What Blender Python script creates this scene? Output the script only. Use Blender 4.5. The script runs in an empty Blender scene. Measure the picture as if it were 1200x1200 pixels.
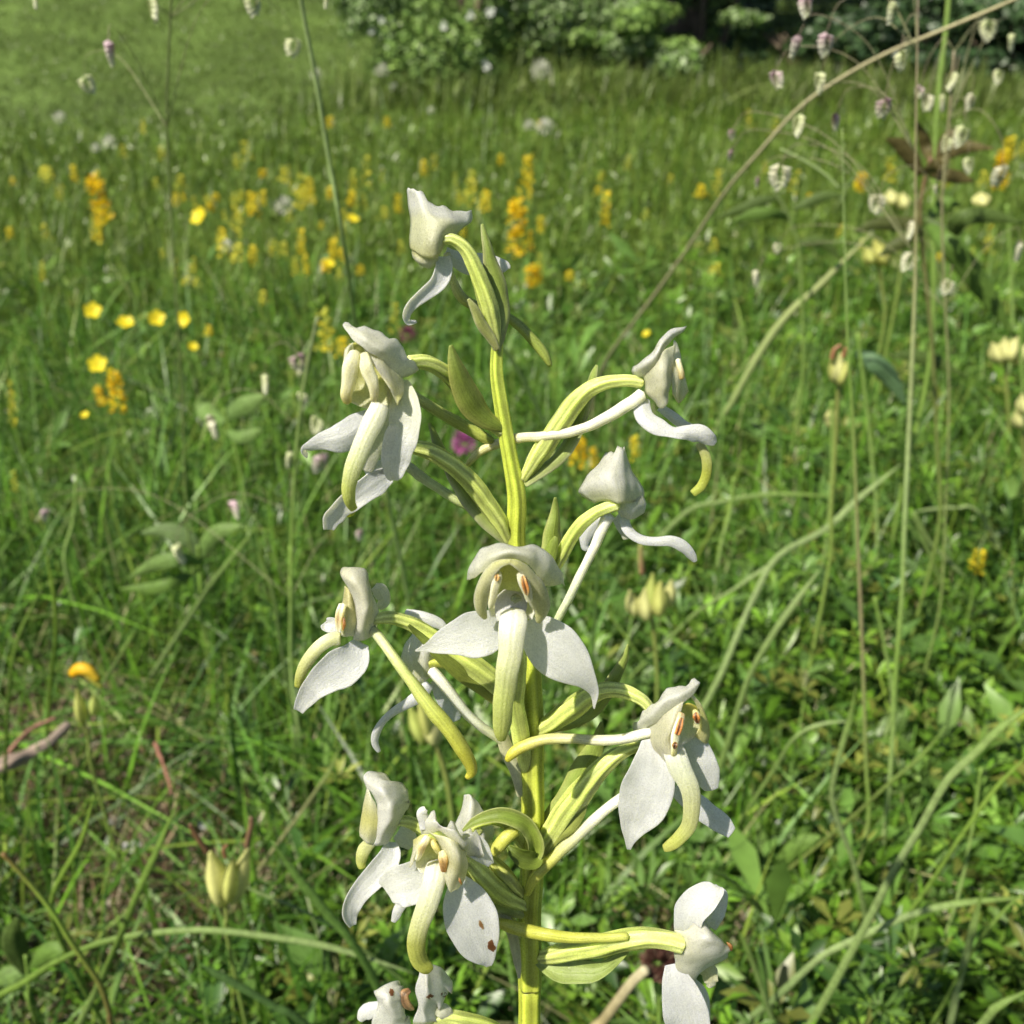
import bpy, math, random
import numpy as np
from mathutils import Vector

random.seed(7)
rng = np.random.default_rng(11)
scene = bpy.context.scene
col = scene.collection

# ------------------------------------------------------------------ camera
CAM = Vector((0.0, 0.0, 0.47))
PITCH = math.radians(27.0)
HALF = math.radians(26.5)
T = math.tan(HALF)
FOCUS = 0.142
cd = bpy.data.cameras.new('camera')
cd.sensor_width = 36.0
cd.lens = 18.0 / T
cd.clip_start = 0.01
cd.clip_end = 300.0
cd.dof.use_dof = True
cd.dof.focus_distance = FOCUS
cd.dof.aperture_fstop = cd.lens / 1.05          # entrance pupil about 1 mm, as in a phone
cam = bpy.data.objects.new('camera', cd)
cam.location = CAM
cam.rotation_euler = (math.radians(90) - PITCH, 0, 0)
col.objects.link(cam)
scene.camera = cam

# ------------------------------------------------------------------ light
SUN_DIR = Vector((-0.46, -0.40, 0.79)).normalized()      # towards the sun
elev = math.asin(SUN_DIR.z)
w = bpy.data.worlds.new('World')
scene.world = w
w.use_nodes = True
nt = w.node_tree
bg = nt.nodes['Background']
sky = nt.nodes.new('ShaderNodeTexSky')
sky.sky_type = 'NISHITA'
sky.sun_disc = False
sky.sun_elevation = elev
sky.sun_rotation = math.atan2(SUN_DIR.x, SUN_DIR.y)
nt.links.new(sky.outputs[0], bg.inputs[0])
bg.inputs[1].default_value = 0.06
sd = bpy.data.lights.new('sun', 'SUN')
sd.energy = 5.0
sd.angle = math.radians(0.5)
sd.color = (1.0, 0.93, 0.77)
sun = bpy.data.objects.new('sun', sd)
sun.rotation_euler = (-SUN_DIR).to_track_quat('-Z', 'Y').to_euler()
col.objects.link(sun)
vs = scene.view_settings
vs.view_transform = 'Standard'
vs.look = 'None'
vs.exposure = 0.68
vs.gamma = 1.0
vs.use_curve_mapping = False
scene.cycles.max_bounces = 8
scene.cycles.transparent_max_bounces = 6

# ------------------------------------------------------------------ places
def ray(px, py):
    X = (px - 600) / 600 * T
    V = (600 - py) / 600 * T
    f = Vector((0, math.cos(PITCH), -math.sin(PITCH)))
    u = Vector((0, math.sin(PITCH), math.cos(PITCH)))
    return f + X * Vector((1, 0, 0)) + V * u

K = 0.25                                    # lean of the orchid's own plane
Y0 = FOCUS * math.cos(PITCH)
ZC = CAM.z - FOCUS * math.sin(PITCH)
def at(px, py, d=0.0):
    """point in the orchid's leaning plane, d millimetres behind it; also metres per pixel there"""
    r = ray(px, py)
    t = (Y0 + d * 1e-3 + K * (CAM.z - ZC)) / (r.y - K * r.z)
    return CAM + r * t, t * T / 600
def at_y(px, py, Y):
    r = ray(px, py)
    t = Y / r.y
    return CAM + r * t, t * T / 600

def ground_np(x, y):
    s = 1 / (1 + np.exp((x + 0.8) / 1.6))             # the bank is steeper on the left
    rise = np.maximum(y - 2.9, 0)
    h = rise * (0.03 + 0.15 * s) * np.clip(rise / 3.0, 0, 1) + 0.012 * np.maximum(y - 5.5, 0) ** 1.3
    h = h + 0.012 * np.sin(x * 2.3 + 1) * np.sin(y * 1.7) * np.clip(y, 0, 1)
    return h
def ground(x, y):
    return float(ground_np(np.array([x], float), np.array([y], float))[0])
def at_ground(px, py, h=0.0):
    r = ray(px, py)
    lo, hi = 0.01, 60.0
    t = 0.05
    while t < 60:
        p = CAM + r * t
        if p.z < ground(p.x, p.y) + h:
            return p, t * T / 600
        t *= 1.01
    return CAM + r * 60, 60 * T / 600

# ------------------------------------------------------------------ materials
def leafmat(name, rough=0.5, trans=0.35, noise_scale=60, noise_amt=0.25, bump=0.0, bump_scale=400, spec=0.4, sss=0.0, sssr=0.0006, coord='Object', fixed=None, stretch=None):
    m = bpy.data.materials.new(name)
    m.use_nodes = True
    n = m.node_tree
    L = n.links
    p = n.nodes['Principled BSDF']
    out = n.nodes['Material Output']
    if fixed is None:
        a = n.nodes.new('ShaderNodeAttribute')
        a.attribute_name = 'tint'
        csock = a.outputs['Color']
    else:
        a = n.nodes.new('ShaderNodeRGB')
        a.outputs[0].default_value = (*fixed, 1)
        csock = a.outputs[0]
    tc = n.nodes.new('ShaderNodeTexCoord')
    mp = n.nodes.new('ShaderNodeMapping')
    if stretch:
        mp.inputs['Scale'].default_value = stretch
    L.new(tc.outputs[coord], mp.inputs[0])
    nz = n.nodes.new('ShaderNodeTexNoise')
    nz.inputs['Scale'].default_value = noise_scale
    nz.inputs['Detail'].default_value = 5
    nz.inputs['Roughness'].default_value = 0.65
    L.new(mp.outputs[0], nz.inputs['Vector'])
    mr = n.nodes.new('ShaderNodeMapRange')
    mr.inputs[1].default_value = 0.3
    mr.inputs[2].default_value = 0.7
    mr.inputs[3].default_value = 1 - noise_amt
    mr.inputs[4].default_value = 1 + noise_amt
    L.new(nz.outputs[0], mr.inputs[0])
    mx = n.nodes.new('ShaderNodeVectorMath')
    mx.operation = 'SCALE'
    L.new(csock, mx.inputs[0])
    L.new(mr.outputs[0], mx.inputs['Scale'])
    L.new(mx.outputs[0], p.inputs['Base Color'])
    p.inputs['Roughness'].default_value = rough
    p.inputs['Specular IOR Level'].default_value = spec
    if bump:
        n2 = n.nodes.new('ShaderNodeTexNoise')
        n2.inputs['Scale'].default_value = bump_scale
        n2.inputs['Detail'].default_value = 3
        L.new(mp.outputs[0], n2.inputs['Vector'])
        b = n.nodes.new('ShaderNodeBump')
        b.inputs['Strength'].default_value = bump
        b.inputs['Distance'].default_value = 0.0002
        L.new(n2.outputs[0], b.inputs['Height'])
        L.new(b.outputs[0], p.inputs['Normal'])
    if sss:
        p.subsurface_method = 'RANDOM_WALK' if hasattr(p, 'subsurface_method') else None
        p.inputs['Subsurface Weight'].default_value = sss
        p.inputs['Subsurface Radius'].default_value = (1.0, 1.0, 0.7)
        p.inputs['Subsurface Scale'].default_value = sssr
    if trans:
        tr = n.nodes.new('ShaderNodeBsdfTranslucent')
        mix = n.nodes.new('ShaderNodeMixShader')
        mix.inputs[0].default_value = trans
        L.new(mx.outputs[0], tr.inputs[0])
        L.new(p.outputs[0], mix.inputs[1])
        L.new(tr.outputs[0], mix.inputs[2])
        L.new(mix.outputs[0], out.inputs[0])
    return m

def tissue(name, vein_amt, vein_sc, grain_amt, rough, sss, bump, sssr=0.0006, mott=0.1, spec=0.5, vb=0.4, trans=0.0, warm=None):
    m = bpy.data.materials.new(name); m.use_nodes = True
    n = m.node_tree; L = n.links; p = n.nodes['Principled BSDF']
    def N(t): return n.nodes.new(t)
    a = N('ShaderNodeAttribute'); a.attribute_name = 'tint'
    f = N('ShaderNodeAttribute'); f.attribute_name = 'flow'
    tc = N('ShaderNodeTexCoord')
    mp = N('ShaderNodeMapping'); mp.inputs['Scale'].default_value = vein_sc
    L.new(f.outputs['Vector'], mp.inputs[0])
    v = N('ShaderNodeTexNoise'); v.inputs['Scale'].default_value = 1.0; v.inputs['Detail'].default_value = 4; v.inputs['Distortion'].default_value = 0.4
    L.new(mp.outputs[0], v.inputs['Vector'])
    g = N('ShaderNodeTexNoise'); g.inputs['Scale'].default_value = 4200; g.inputs['Detail'].default_value = 2; g.inputs['Roughness'].default_value = 0.8
    L.new(tc.outputs['Object'], g.inputs['Vector'])
    k = N('ShaderNodeTexNoise'); k.inputs['Scale'].default_value = 420; k.inputs['Detail'].default_value = 4
    L.new(tc.outputs['Object'], k.inputs['Vector'])
    def rng_(src, amt, lo=0.3, hi=0.7):
        r = N('ShaderNodeMapRange'); r.inputs[1].default_value = lo; r.inputs[2].default_value = hi
        r.inputs[3].default_value = 1 - amt; r.inputs[4].default_value = 1 + amt; L.new(src, r.inputs[0]); return r.outputs[0]
    def mul(x, y):
        q = N('ShaderNodeMath'); q.operation = 'MULTIPLY'; L.new(x, q.inputs[0]); L.new(y, q.inputs[1]); return q.outputs[0]
    k_ = mul(mul(rng_(v.outputs[0], vein_amt), rng_(g.outputs[0], grain_amt)), rng_(k.outputs[0], mott))
    sc = N('ShaderNodeVectorMath'); sc.operation = 'SCALE'
    L.new(a.outputs['Color'], sc.inputs[0]); L.new(k_, sc.inputs['Scale'])
    if warm:                                     # the hoods are creamier than the spread sepals
        wv = N('ShaderNodeVectorMath'); wv.operation = 'MULTIPLY'; wv.inputs[1].default_value = warm
        L.new(a.outputs['Color'], wv.inputs[0]); L.new(wv.outputs[0], sc.inputs[0])
    L.new(sc.outputs[0], p.inputs['Base Color'])
    rr = N('ShaderNodeMapRange'); rr.inputs[1].default_value = 0.35; rr.inputs[2].default_value = 0.65; rr.inputs[3].default_value = rough - 0.16; rr.inputs[4].default_value = rough + 0.16
    L.new(g.outputs[0], rr.inputs[0]); L.new(rr.outputs[0], p.inputs['Roughness'])
    p.inputs['Specular IOR Level'].default_value = spec
    b1 = N('ShaderNodeBump'); b1.inputs['Strength'].default_value = bump; b1.inputs['Distance'].default_value = 0.00012
    L.new(g.outputs[0], b1.inputs['Height'])
    b2 = N('ShaderNodeBump'); b2.inputs['Strength'].default_value = vb; b2.inputs['Distance'].default_value = 0.00022
    L.new(v.outputs[0], b2.inputs['Height']); L.new(b1.outputs[0], b2.inputs['Normal'])
    L.new(b2.outputs[0], p.inputs['Normal'])
    p.subsurface_method = 'RANDOM_WALK'
    p.inputs['Subsurface Weight'].default_value = sss
    p.inputs['Subsurface Radius'].default_value = (1.0, 1.0, 0.6)
    p.inputs['Subsurface Scale'].default_value = sssr
    if trans:
        t = N('ShaderNodeBsdfTranslucent'); mx = N('ShaderNodeMixShader'); mx.inputs[0].default_value = trans
        L.new(sc.outputs[0], t.inputs[0]); L.new(b2.outputs[0], t.inputs['Normal'])
        L.new(p.outputs[0], mx.inputs[1]); L.new(t.outputs[0], mx.inputs[2]); L.new(mx.outputs[0], n.nodes['Material Output'].inputs[0])
    return m
M_PETAL = tissue('petal_tissue', 0.06, (1.4, 7, 1), 0.10, 0.36, 0.8, 0.9, 0.0012, 0.07, vb=0.26, trans=0.22)
M_HOOD = tissue('hood_tissue', 0.08, (1.4, 7, 1), 0.12, 0.38, 0.9, 0.8, 0.0016, 0.08, vb=0.25, trans=0.15, warm=(1.02, 1.0, 0.80))
M_FLESH = tissue('green_flesh', 0.20, (1.3, 4, 4), 0.12, 0.36, 0.9, 0.6, 0.0016, 0.14, vb=0.35)
M_BRACT = tissue('bract_tissue', 0.16, (1.4, 8, 1), 0.12, 0.42, 0.3, 0.6, 0.0004, 0.18, vb=0.3, trans=0.35)
M_GRASS = leafmat('grass_blade', rough=0.42, trans=0.32, noise_scale=25, noise_amt=0.28, spec=0.45)
M_LEAF = leafmat('small_leaf', rough=0.38, trans=0.30, noise_scale=40, noise_amt=0.3, spec=0.55)
M_BLADE = tissue('long_grass_tissue', 0.22, (5, 7, 1), 0.08, 0.46, 0.0, 0.5, 0.0004, 0.22, vb=0.5, trans=0.36, spec=0.4)
M_BROAD = tissue('broad_leaf_tissue', 0.22, (6, 3, 1), 0.10, 0.58, 0.0, 0.5, 0.0004, 0.22, vb=0.6, trans=0.32, spec=0.3)
M_STALK = leafmat('stalk', rough=0.5, trans=0.0, noise_scale=300, noise_amt=0.2, spec=0.4)
M_BLOOM = leafmat('meadow_bloom', rough=0.5, trans=0.35, noise_scale=200, noise_amt=0.12, spec=0.3)
M_FOL = leafmat('bush_leaf', rough=0.45, trans=0.28, noise_scale=6, noise_amt=0.3, spec=0.5)
M_WOOD = leafmat('wood', rough=0.8, trans=0.0, noise_scale=30, noise_amt=0.4, bump=0.6, bump_scale=80)

# ------------------------------------------------------------------ mesh tools
def mk(name, V, F, C, mat, parent=None, smooth=True, flow=None):
    V = np.asarray(V, dtype=np.float32)
    me = bpy.data.meshes.new(name)
    if isinstance(F, np.ndarray):
        k = F.shape[1]
        me.vertices.add(len(V))
        me.vertices.foreach_set('co', V.ravel())
        me.loops.add(F.size)
        me.loops.foreach_set('vertex_index', F.ravel().astype(np.int32))
        me.polygons.add(len(F))
        me.polygons.foreach_set('loop_start', np.arange(0, F.size, k, dtype=np.int32))
        me.polygons.foreach_set('loop_total', np.full(len(F), k, dtype=np.int32))
        me.update(calc_edges=True)
    else:
        me.from_pydata([tuple(map(float, v)) for v in V], [], F)
    ca = me.color_attributes.new('tint', 'FLOAT_COLOR', 'POINT')
    C = np.asarray(C, dtype=np.float32)
    if C.ndim == 1:
        C = np.tile(C, (len(V), 1))
    C4 = np.concatenate([C[:, :3], np.ones((len(V), 1), np.float32)], axis=1).astype(np.float32)
    ca.data.foreach_set('color', C4.ravel())
    if flow is not None:
        fa = me.attributes.new('flow', 'FLOAT_VECTOR', 'POINT')
        fa.data.foreach_set('vector', np.asarray(flow, dtype=np.float32).ravel())
    me.materials.append(mat)
    if smooth:
        me.polygons.foreach_set('use_smooth', np.ones(len(me.polygons), dtype=bool))
    o = bpy.data.objects.new(name, me)
    col.objects.link(o)
    if parent is not None:
        o.parent = parent
    return o

class MB:
    def __init__(s): s.v = []; s.f = []; s.c = []; s.n = 0
    def add(s, V, F, C):
        V = np.asarray(V, float)
        C = np.asarray(C, float)
        if C.ndim == 1: C = np.tile(C, (len(V), 1))
        s.v.append(V); s.c.append(C[:, :3]); s.f += [tuple(i + s.n for i in f) for f in F]; s.n += len(V)
    def build(s, name, mat, parent=None, smooth=True):
        return mk(name, np.vstack(s.v), s.f, np.vstack(s.c), mat, parent, smooth)

def empty(name, loc=(0, 0, 0), parent=None):
    o = bpy.data.objects.new(name, None)
    o.location = loc
    o.empty_display_size = 0.01
    col.objects.link(o)
    if parent is not None: o.parent = parent
    return o
def tag(o, label=None, cat=None, group=None, kind=None):
    if label:
        o['label'] = label
        kind = kind or 'thing'
    if cat: o['category'] = cat
    if group: o['group'] = group
    if kind: o['kind'] = kind
    return o

def cr(P, n):
    """Catmull-Rom through the rows of P, n samples, returns (samples, parameter 0..1)"""
    P = np.asarray(P, float)
    m = len(P)
    if m == 2:
        t = np.linspace(0, 1, n)[:, None]
        return P[0] * (1 - t) + P[1] * t
    Q = np.vstack([2 * P[0] - P[1], P, 2 * P[-1] - P[-2]])
    s = np.linspace(0, m - 1, n)
    i = np.minimum(s.astype(int), m - 2)
    u = (s - i)[:, None]
    p0, p1, p2, p3 = Q[i], Q[i + 1], Q[i + 2], Q[i + 3]
    return 0.5 * ((2 * p1) + (-p0 + p2) * u + (2 * p0 - 5 * p1 + 4 * p2 - p3) * u ** 2 + (-p0 + 3 * p1 - 3 * p2 + p3) * u ** 3)

def stops(cs, u):
    cs = np.asarray(cs, float)
    if cs.ndim == 1: return np.tile(cs, (len(u), 1))
    x = np.linspace(0, 1, len(cs))
    return np.stack([np.interp(u, x, cs[:, k]) for k in range(3)], 1)

def quads(n, m, close=False):
    F = []
    for i in range(n - 1):
        for j in range(m if close else m - 1):
            k = (j + 1) % m
            F.append((i * m + j, i * m + k, (i + 1) * m + k, (i + 1) * m + j))
    return F

def flow_grid(n, m, seed, v0=-1.0):
    u = np.repeat(np.linspace(0, 1, n), m); v = np.tile(np.linspace(v0, 1, m), n)
    return np.stack([u * 1.0 + seed * 3.7, v * 1.0, np.full(n * m, seed * 1.3)], 1)
def flow_tube(n, sides, seed):
    u = np.concatenate([np.repeat(np.linspace(0, 1, n), sides), [0, 1]])
    a = np.tile(np.arange(sides) * 2 * math.pi / sides, n)
    return np.stack([u + seed * 3.7, np.concatenate([np.cos(a), [0, 0]]), np.concatenate([np.sin(a), [0, 0]]) + seed], 1)

def frames(P, side=None):
    Tn = np.gradient(P, axis=0)
    Tn /= np.linalg.norm(Tn, axis=1)[:, None] + 1e-12
    return Tn

def wavy(P, amp, seed, freq):
    """low smooth wobble of points, for natural unevenness"""
    r = np.random.default_rng(seed)
    out = np.zeros_like(P)
    for k in range(5):
        d = r.normal(size=3); d /= np.linalg.norm(d)
        q = r.normal(size=3); q /= np.linalg.norm(q)
        out += np.outer(np.sin(P @ d * freq * (0.7 + 0.5 * k) + r.uniform(0, 6.3)), q) / (1 + 0.5 * k)
    return P + out * amp

SEED = [100]
def thick(o, t, off=0.0):
    s = o.modifiers.new('thickness', 'SOLIDIFY')
    s.thickness = t
    s.offset = off
    s.use_rim = True

def ribbon_geo(W, wid, cup=0.0, twist=0.0, n=26, m=9, cs=(1, 1, 1), view=None, ruffle=0.0, vein=0.03, edge=None, seed=0, pleat=0):
    """W: world spine control points, wid: half widths in metres"""
    A = cr(np.hstack([W, np.asarray(wid)[:, None]]), n)
    P = A[:, :3]; hw = np.maximum(A[:, 3], 1e-5)
    Tn = frames(P)
    vw = P - np.array(CAM) if view is None else np.tile(view, (n, 1))
    vw = vw / np.linalg.norm(vw, axis=1)[:, None]
    S = np.cross(Tn, vw); S /= np.linalg.norm(S, axis=1)[:, None] + 1e-12
    N = np.cross(S, Tn)
    u = np.linspace(0, 1, n)
    tw = np.interp(u, np.linspace(0, 1, len(np.atleast_1d(twist))), np.atleast_1d(twist)) if np.ndim(twist) else np.full(n, twist)
    S2 = S * np.cos(tw)[:, None] + N * np.sin(tw)[:, None]
    N2 = -S * np.sin(tw)[:, None] + N * np.cos(tw)[:, None]
    v = np.linspace(-1, 1, m)
    r = np.random.default_rng(seed)
    ph = r.uniform(0, 6.3, 4)
    V = []
    C = []
    base = stops(cs, u)
    for i in range(n):
        for j in range(m):
            z = cup * (v[j] ** 2) - vein * np.exp(-(v[j] / 0.12) ** 2) + pleat * 0.05 * math.cos(v[j] * 14)
            rf = ruffle * (abs(v[j]) ** 2) * (math.sin(u[i] * 11 + ph[0] + v[j]) + 0.5 * math.sin(u[i] * 23 + ph[1] - 2 * v[j]))
            V.append(P[i] + S2[i] * hw[i] * v[j] * (1 + 0.05 * ruffle * 4 * math.sin(u[i] * 31 + ph[2])) + N2[i] * hw[i] * (z + rf))
            c = base[i].copy()
            if edge is not None:
                k = abs(v[j]) ** 3
                c = c * (1 - k) + np.asarray(edge) * k
            C.append(c)
    return np.array(V), quads(n, m), np.array(C)

def R(parent, name, pts, cs, cup=0.25, twist=0.0, mat=None, th=0.00013, ruffle=0.05, edge=None, n=28, m=11, wob=0.00012, vein=0.04, pleat=0):
    W, wd = [], []
    for p in pts:
        q, s = at(p[0], p[1], p[2]); W.append(q[:]); wd.append(p[3] * s)
    SEED[0] += 1
    V, F, C = ribbon_geo(np.array(W), wd, cup, twist, n, m, cs, None, ruffle, vein, edge, SEED[0], pleat)
    V = wavy(V, wob, SEED[0], 900)
    o = mk(name, V, F, C, mat or M_PETAL, parent, True, flow_grid(n, m, SEED[0]))
    thick(o, th)
    s = o.modifiers.new('smooth', 'SUBSURF'); s.levels = 1; s.render_levels = 1
    return o

def tube_geo(P, rad, cs, sides=14, ridges=0, amp=0.0, rot=0.0, flat=1.0, n=None, lens=None):
    n = n or max(12, len(P) * 6)
    A = cr(np.hstack([P, np.asarray(rad)[:, None]]), n)
    P = A[:, :3]; r = np.maximum(A[:, 3], 1e-6)
    Tn = frames(P)
    ref = np.array([0, -1.0, 0.2])
    S = np.cross(Tn[0], ref); S /= np.linalg.norm(S) + 1e-9
    V = []; u = np.linspace(0, 1, n); base = stops(cs, u); C = []
    for i in range(n):
        S = S - Tn[i] * (S @ Tn[i]); S /= np.linalg.norm(S) + 1e-9
        B = np.cross(Tn[i], S)
        for k in range(sides):
            a = 2 * math.pi * k / sides
            rr = r[i] * (1 + amp * math.cos(ridges * (a + rot * u[i])))
            V.append(P[i] + rr * (math.cos(a) * S * flat + math.sin(a) * B))
            dk = 1 + (1.0 * amp * math.cos(ridges * (a + rot * u[i])) * 2 if ridges else 0)
            C.append(base[i] * dk)
    F = quads(n, sides, True)
    V.append(P[0] - Tn[0] * r[0] * 0.5); V.append(P[-1] + Tn[-1] * r[-1] * 0.7)
    C += [base[0], base[-1]]
    a, b = n * sides, n * sides + 1
    for k in range(sides):
        F.append((a, (k + 1) % sides, k)); F.append((b, (n - 1) * sides + k, (n - 1) * sides + (k + 1) % sides))
    return np.array(V), F, np.array(C)

def TB(parent, name, pts, cs, ridges=0, amp=0.0, rot=0.0, mat=None, sides=20, flat=1.0, n=None, wob=0.00006):
    W, rd = [], []
    for p in pts:
        q, s = at(p[0], p[1], p[2]); W.append(q[:]); rd.append(p[3] * s)
    V, F, C = tube_geo(np.array(W), rd, cs, sides, ridges, amp, rot, flat, n or len(pts) * 8)
    SEED[0] += 1
    V = wavy(V, wob, SEED[0], 1100)
    return mk(name, V, F, C, mat or M_FLESH, parent, True, flow_tube(n or len(pts) * 8, sides, SEED[0]))

def G(parent, name, rows, cs, mat=None, th=0.00013, n=22, m=24, wob=0.0001, along='u', ruffle=0.0):
    """bicubic sheet through a grid of (x, y, d) points"""
    R_ = [[tuple(at(*p)[0]) for p in row] for row in rows]
    A = np.array([cr(np.array(r), m) for r in R_])          # rows x m x 3
    B = np.array([cr(A[:, j], n) for j in range(m)])          # m x n x 3
    V = B.transpose(1, 0, 2).reshape(-1, 3)
    u = np.linspace(0, 1, n); v = np.linspace(0, 1, m)
    C = np.repeat(stops(cs, u), m, 0) if along == 'u' else np.tile(stops(cs, v), (n, 1))
    SEED[0] += 1
    V = wavy(V, wob, SEED[0], 1000)
    ruffle = ruffle * 1.6 if name == 'hood' else ruffle
    if ruffle:
        e = np.outer(u ** 3, np.sin(v * 19 + SEED[0]) + 0.6 * np.sin(v * 37)).reshape(-1)
        V[:, 1] += e * ruffle; V[:, 2] += 0.5 * e * ruffle
    o = mk(name, V, quads(n, m), C, mat or M_HOOD, parent, True, flow_grid(n, m, SEED[0]))
    thick(o, th)
    return o

# ------------------------------------------------------------------ colours (base reflectance)
WHITE = (0.78, 0.79, 0.64); COOL = (0.75, 0.77, 0.66); CREAM = (0.77, 0.76, 0.50); PALE = (0.71, 0.73, 0.42)
YELL = (0.56, 0.54, 0.18); YG = (0.42, 0.46, 0.08); OLIVE = (0.27, 0.33, 0.05); STEM = (0.36, 0.44, 0.07)
DSTEM = (0.20, 0.28, 0.035); ORANGE = (0.30, 0.13, 0.035); BROWN = (0.17, 0.07, 0.025); GRN = (0.12, 0.20, 0.03)
OV = [(0.56, 0.63, 0.22), (0.46, 0.54, 0.13), (0.54, 0.60, 0.19)]
LIPC = [WHITE, (0.74, 0.77, 0.52), (0.54, 0.60, 0.18), (0.46, 0.52, 0.10)]
BR = [(0.32, 0.41, 0.09), (0.29, 0.38, 0.07), (0.46, 0.52, 0.20)]

# ================================================================== SETTING
# soil sheet, far beyond the view
def ground_sheet():
    xs = np.concatenate([np.linspace(-60, -8, 14), np.linspace(-7.5, 7.5, 80), np.linspace(8, 60, 14)])
    ys = np.concatenate([np.linspace(-6, -0.4, 8), np.linspace(-0.3, 12, 110), np.linspace(12.5, 80, 40)])
    X, Y = np.meshgrid(xs, ys)
    Z = ground_np(X.ravel(), Y.ravel())
    n, m = X.shape
    i, j = np.meshgrid(np.arange(n - 1), np.arange(m - 1), indexing='ij')
    a = (i * m + j).ravel()
    F = np.stack([a, a + 1, a + m + 1, a + m], 1)
    m_ = leafmat('meadow_soil', rough=0.9, trans=0, noise_scale=3.0, noise_amt=0.4, bump=0.5, bump_scale=40, spec=0.1)
    k = np.clip((Y.ravel() - 1.2) / 2.5, 0, 1)[:, None]
    C = (1 - k) * np.array([0.032, 0.030, 0.016]) + k * np.array([0.08, 0.125, 0.03])      # bare soil near, close turf on the bank
    o = mk('ground', np.stack([X.ravel(), Y.ravel(), Z], 1), F, C, m_)
    tag(o, kind='structure')
ground_sheet()

def patchy(x, y, f=1.0, s=0):
    return 0.5 + 0.25 * (np.sin(x * 3.1 * f + 1.3 + s) * np.cos(y * 2.3 * f + s) + np.sin((x + y) * 7.3 * f + 2 * s) * 0.6 + np.sin((x * 1.7 - y * 2.9) * 4.1 * f + s) * 0.5)

def scatter(n, y0, y1, half0, slope, power=1.0):
    """random places in the wedge the camera can see, wider than the frame; denser towards y0 when power > 1"""
    u = rng.random(n) ** power
    y = y0 + (y1 - y0) * u
    x = (rng.random(n) * 2 - 1) * (half0 + slope * np.maximum(y, 0))
    return x, y

def blades(name, n, y0, y1, half0, slope, power, h0, h1, w0, cols, bend=0.5, segs=3, lod=True, keep=None, shade_swath=0.0):
    x, y = scatter(n, y0, y1, half0, slope, power)
    if keep is not None:
        k = keep(x, y); x, y = x[k], y[k]
    n = len(x)
    # blades grow in tufts
    nt_ = max(1, n // 9)
    ti = rng.integers(0, nt_, n)
    tx, ty = x[:nt_][ti % nt_], y[:nt_][ti % nt_]
    mix = rng.random(n) < 0.65
    sc = 0.012 * (1 + y / 1.5)
    x = np.where(mix, tx + rng.normal(size=n) * sc, x)
    y = np.where(mix, ty + rng.normal(size=n) * sc, y)
    z = ground_np(x, y) - 0.004
    hgt = (h0 + (h1 - h0) * rng.random(n) ** 1.6) * (0.75 + 0.5 * patchy(x, y))
    hgt = hgt * np.clip(0.42 + 0.85 * y, 0.45, 1.0)
    wid = w0 * (0.5 + rng.random(n)) * (1 + np.maximum(y - 1.0, 0) * (0.28 if lod else 0))
    a = rng.random(n) * 2 * np.pi
    d = np.stack([np.cos(a), np.sin(a)], 1)
    side = np.stack([-d[:, 1], d[:, 0]], 1)
    # turn the flat of many blades to any side
    tilt = rng.normal(size=n) * 0.5
    lean = np.abs(rng.normal(size=n)) * bend * hgt
    ts = np.linspace(0, 1, segs + 1)
    rows = []
    for k, t in enumerate(ts):
        cx = x + d[:, 0] * lean * t ** 1.7
        cy = y + d[:, 1] * lean * t ** 1.7
        cz = z + hgt * (t - 0.28 * (lean / (hgt + 1e-6)) * t * t)
        wt = wid * (0.75 + 0.5 * t) * (1 - t ** 2.2)
        if k == segs:
            rows.append(np.stack([cx, cy, cz], 1)[:, None])
        else:
            sx, sy = side[:, 0] * wt * 0.5, side[:, 1] * wt * 0.5
            sz = wt * 0.5 * np.sin(tilt)
            rows.append(np.stack([np.stack([cx - sx, cy - sy, cz - sz], 1), np.stack([cx + sx, cy + sy, cz + sz], 1)], 1))
    V = np.concatenate(rows, axis=1)
    m = V.shape[1]
    f = []
    for k in range(segs - 1):
        f += [(2 * k, 2 * k + 1, 2 * k + 3), (2 * k, 2 * k + 3, 2 * k + 2)]
    f.append((2 * segs - 2, 2 * segs - 1, 2 * segs))
    f = np.array(f)
    F = (np.arange(n)[:, None, None] * m + f[None]).reshape(-1, 3)
    cols = np.array(cols)
    ci = rng.choice(len(cols), n, p=None)
    base = cols[ci] * (0.6 + 0.8 * rng.random((n, 1)))
    if shade_swath:                                   # soft shade bands over the mown strips, painted into the blade colour
        base = base * (1 + shade_swath * np.sin(y * 4.3 + 0.8 * np.sin(x * 1.3)) * np.sin(x * 0.9 + y * 0.7 + 1))[:, None]
    C = np.repeat(base, m, 0)
    o = mk(name, V.reshape(-1, 3), F, C, M_GRASS)
    return tag(o, kind='stuff')

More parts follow.
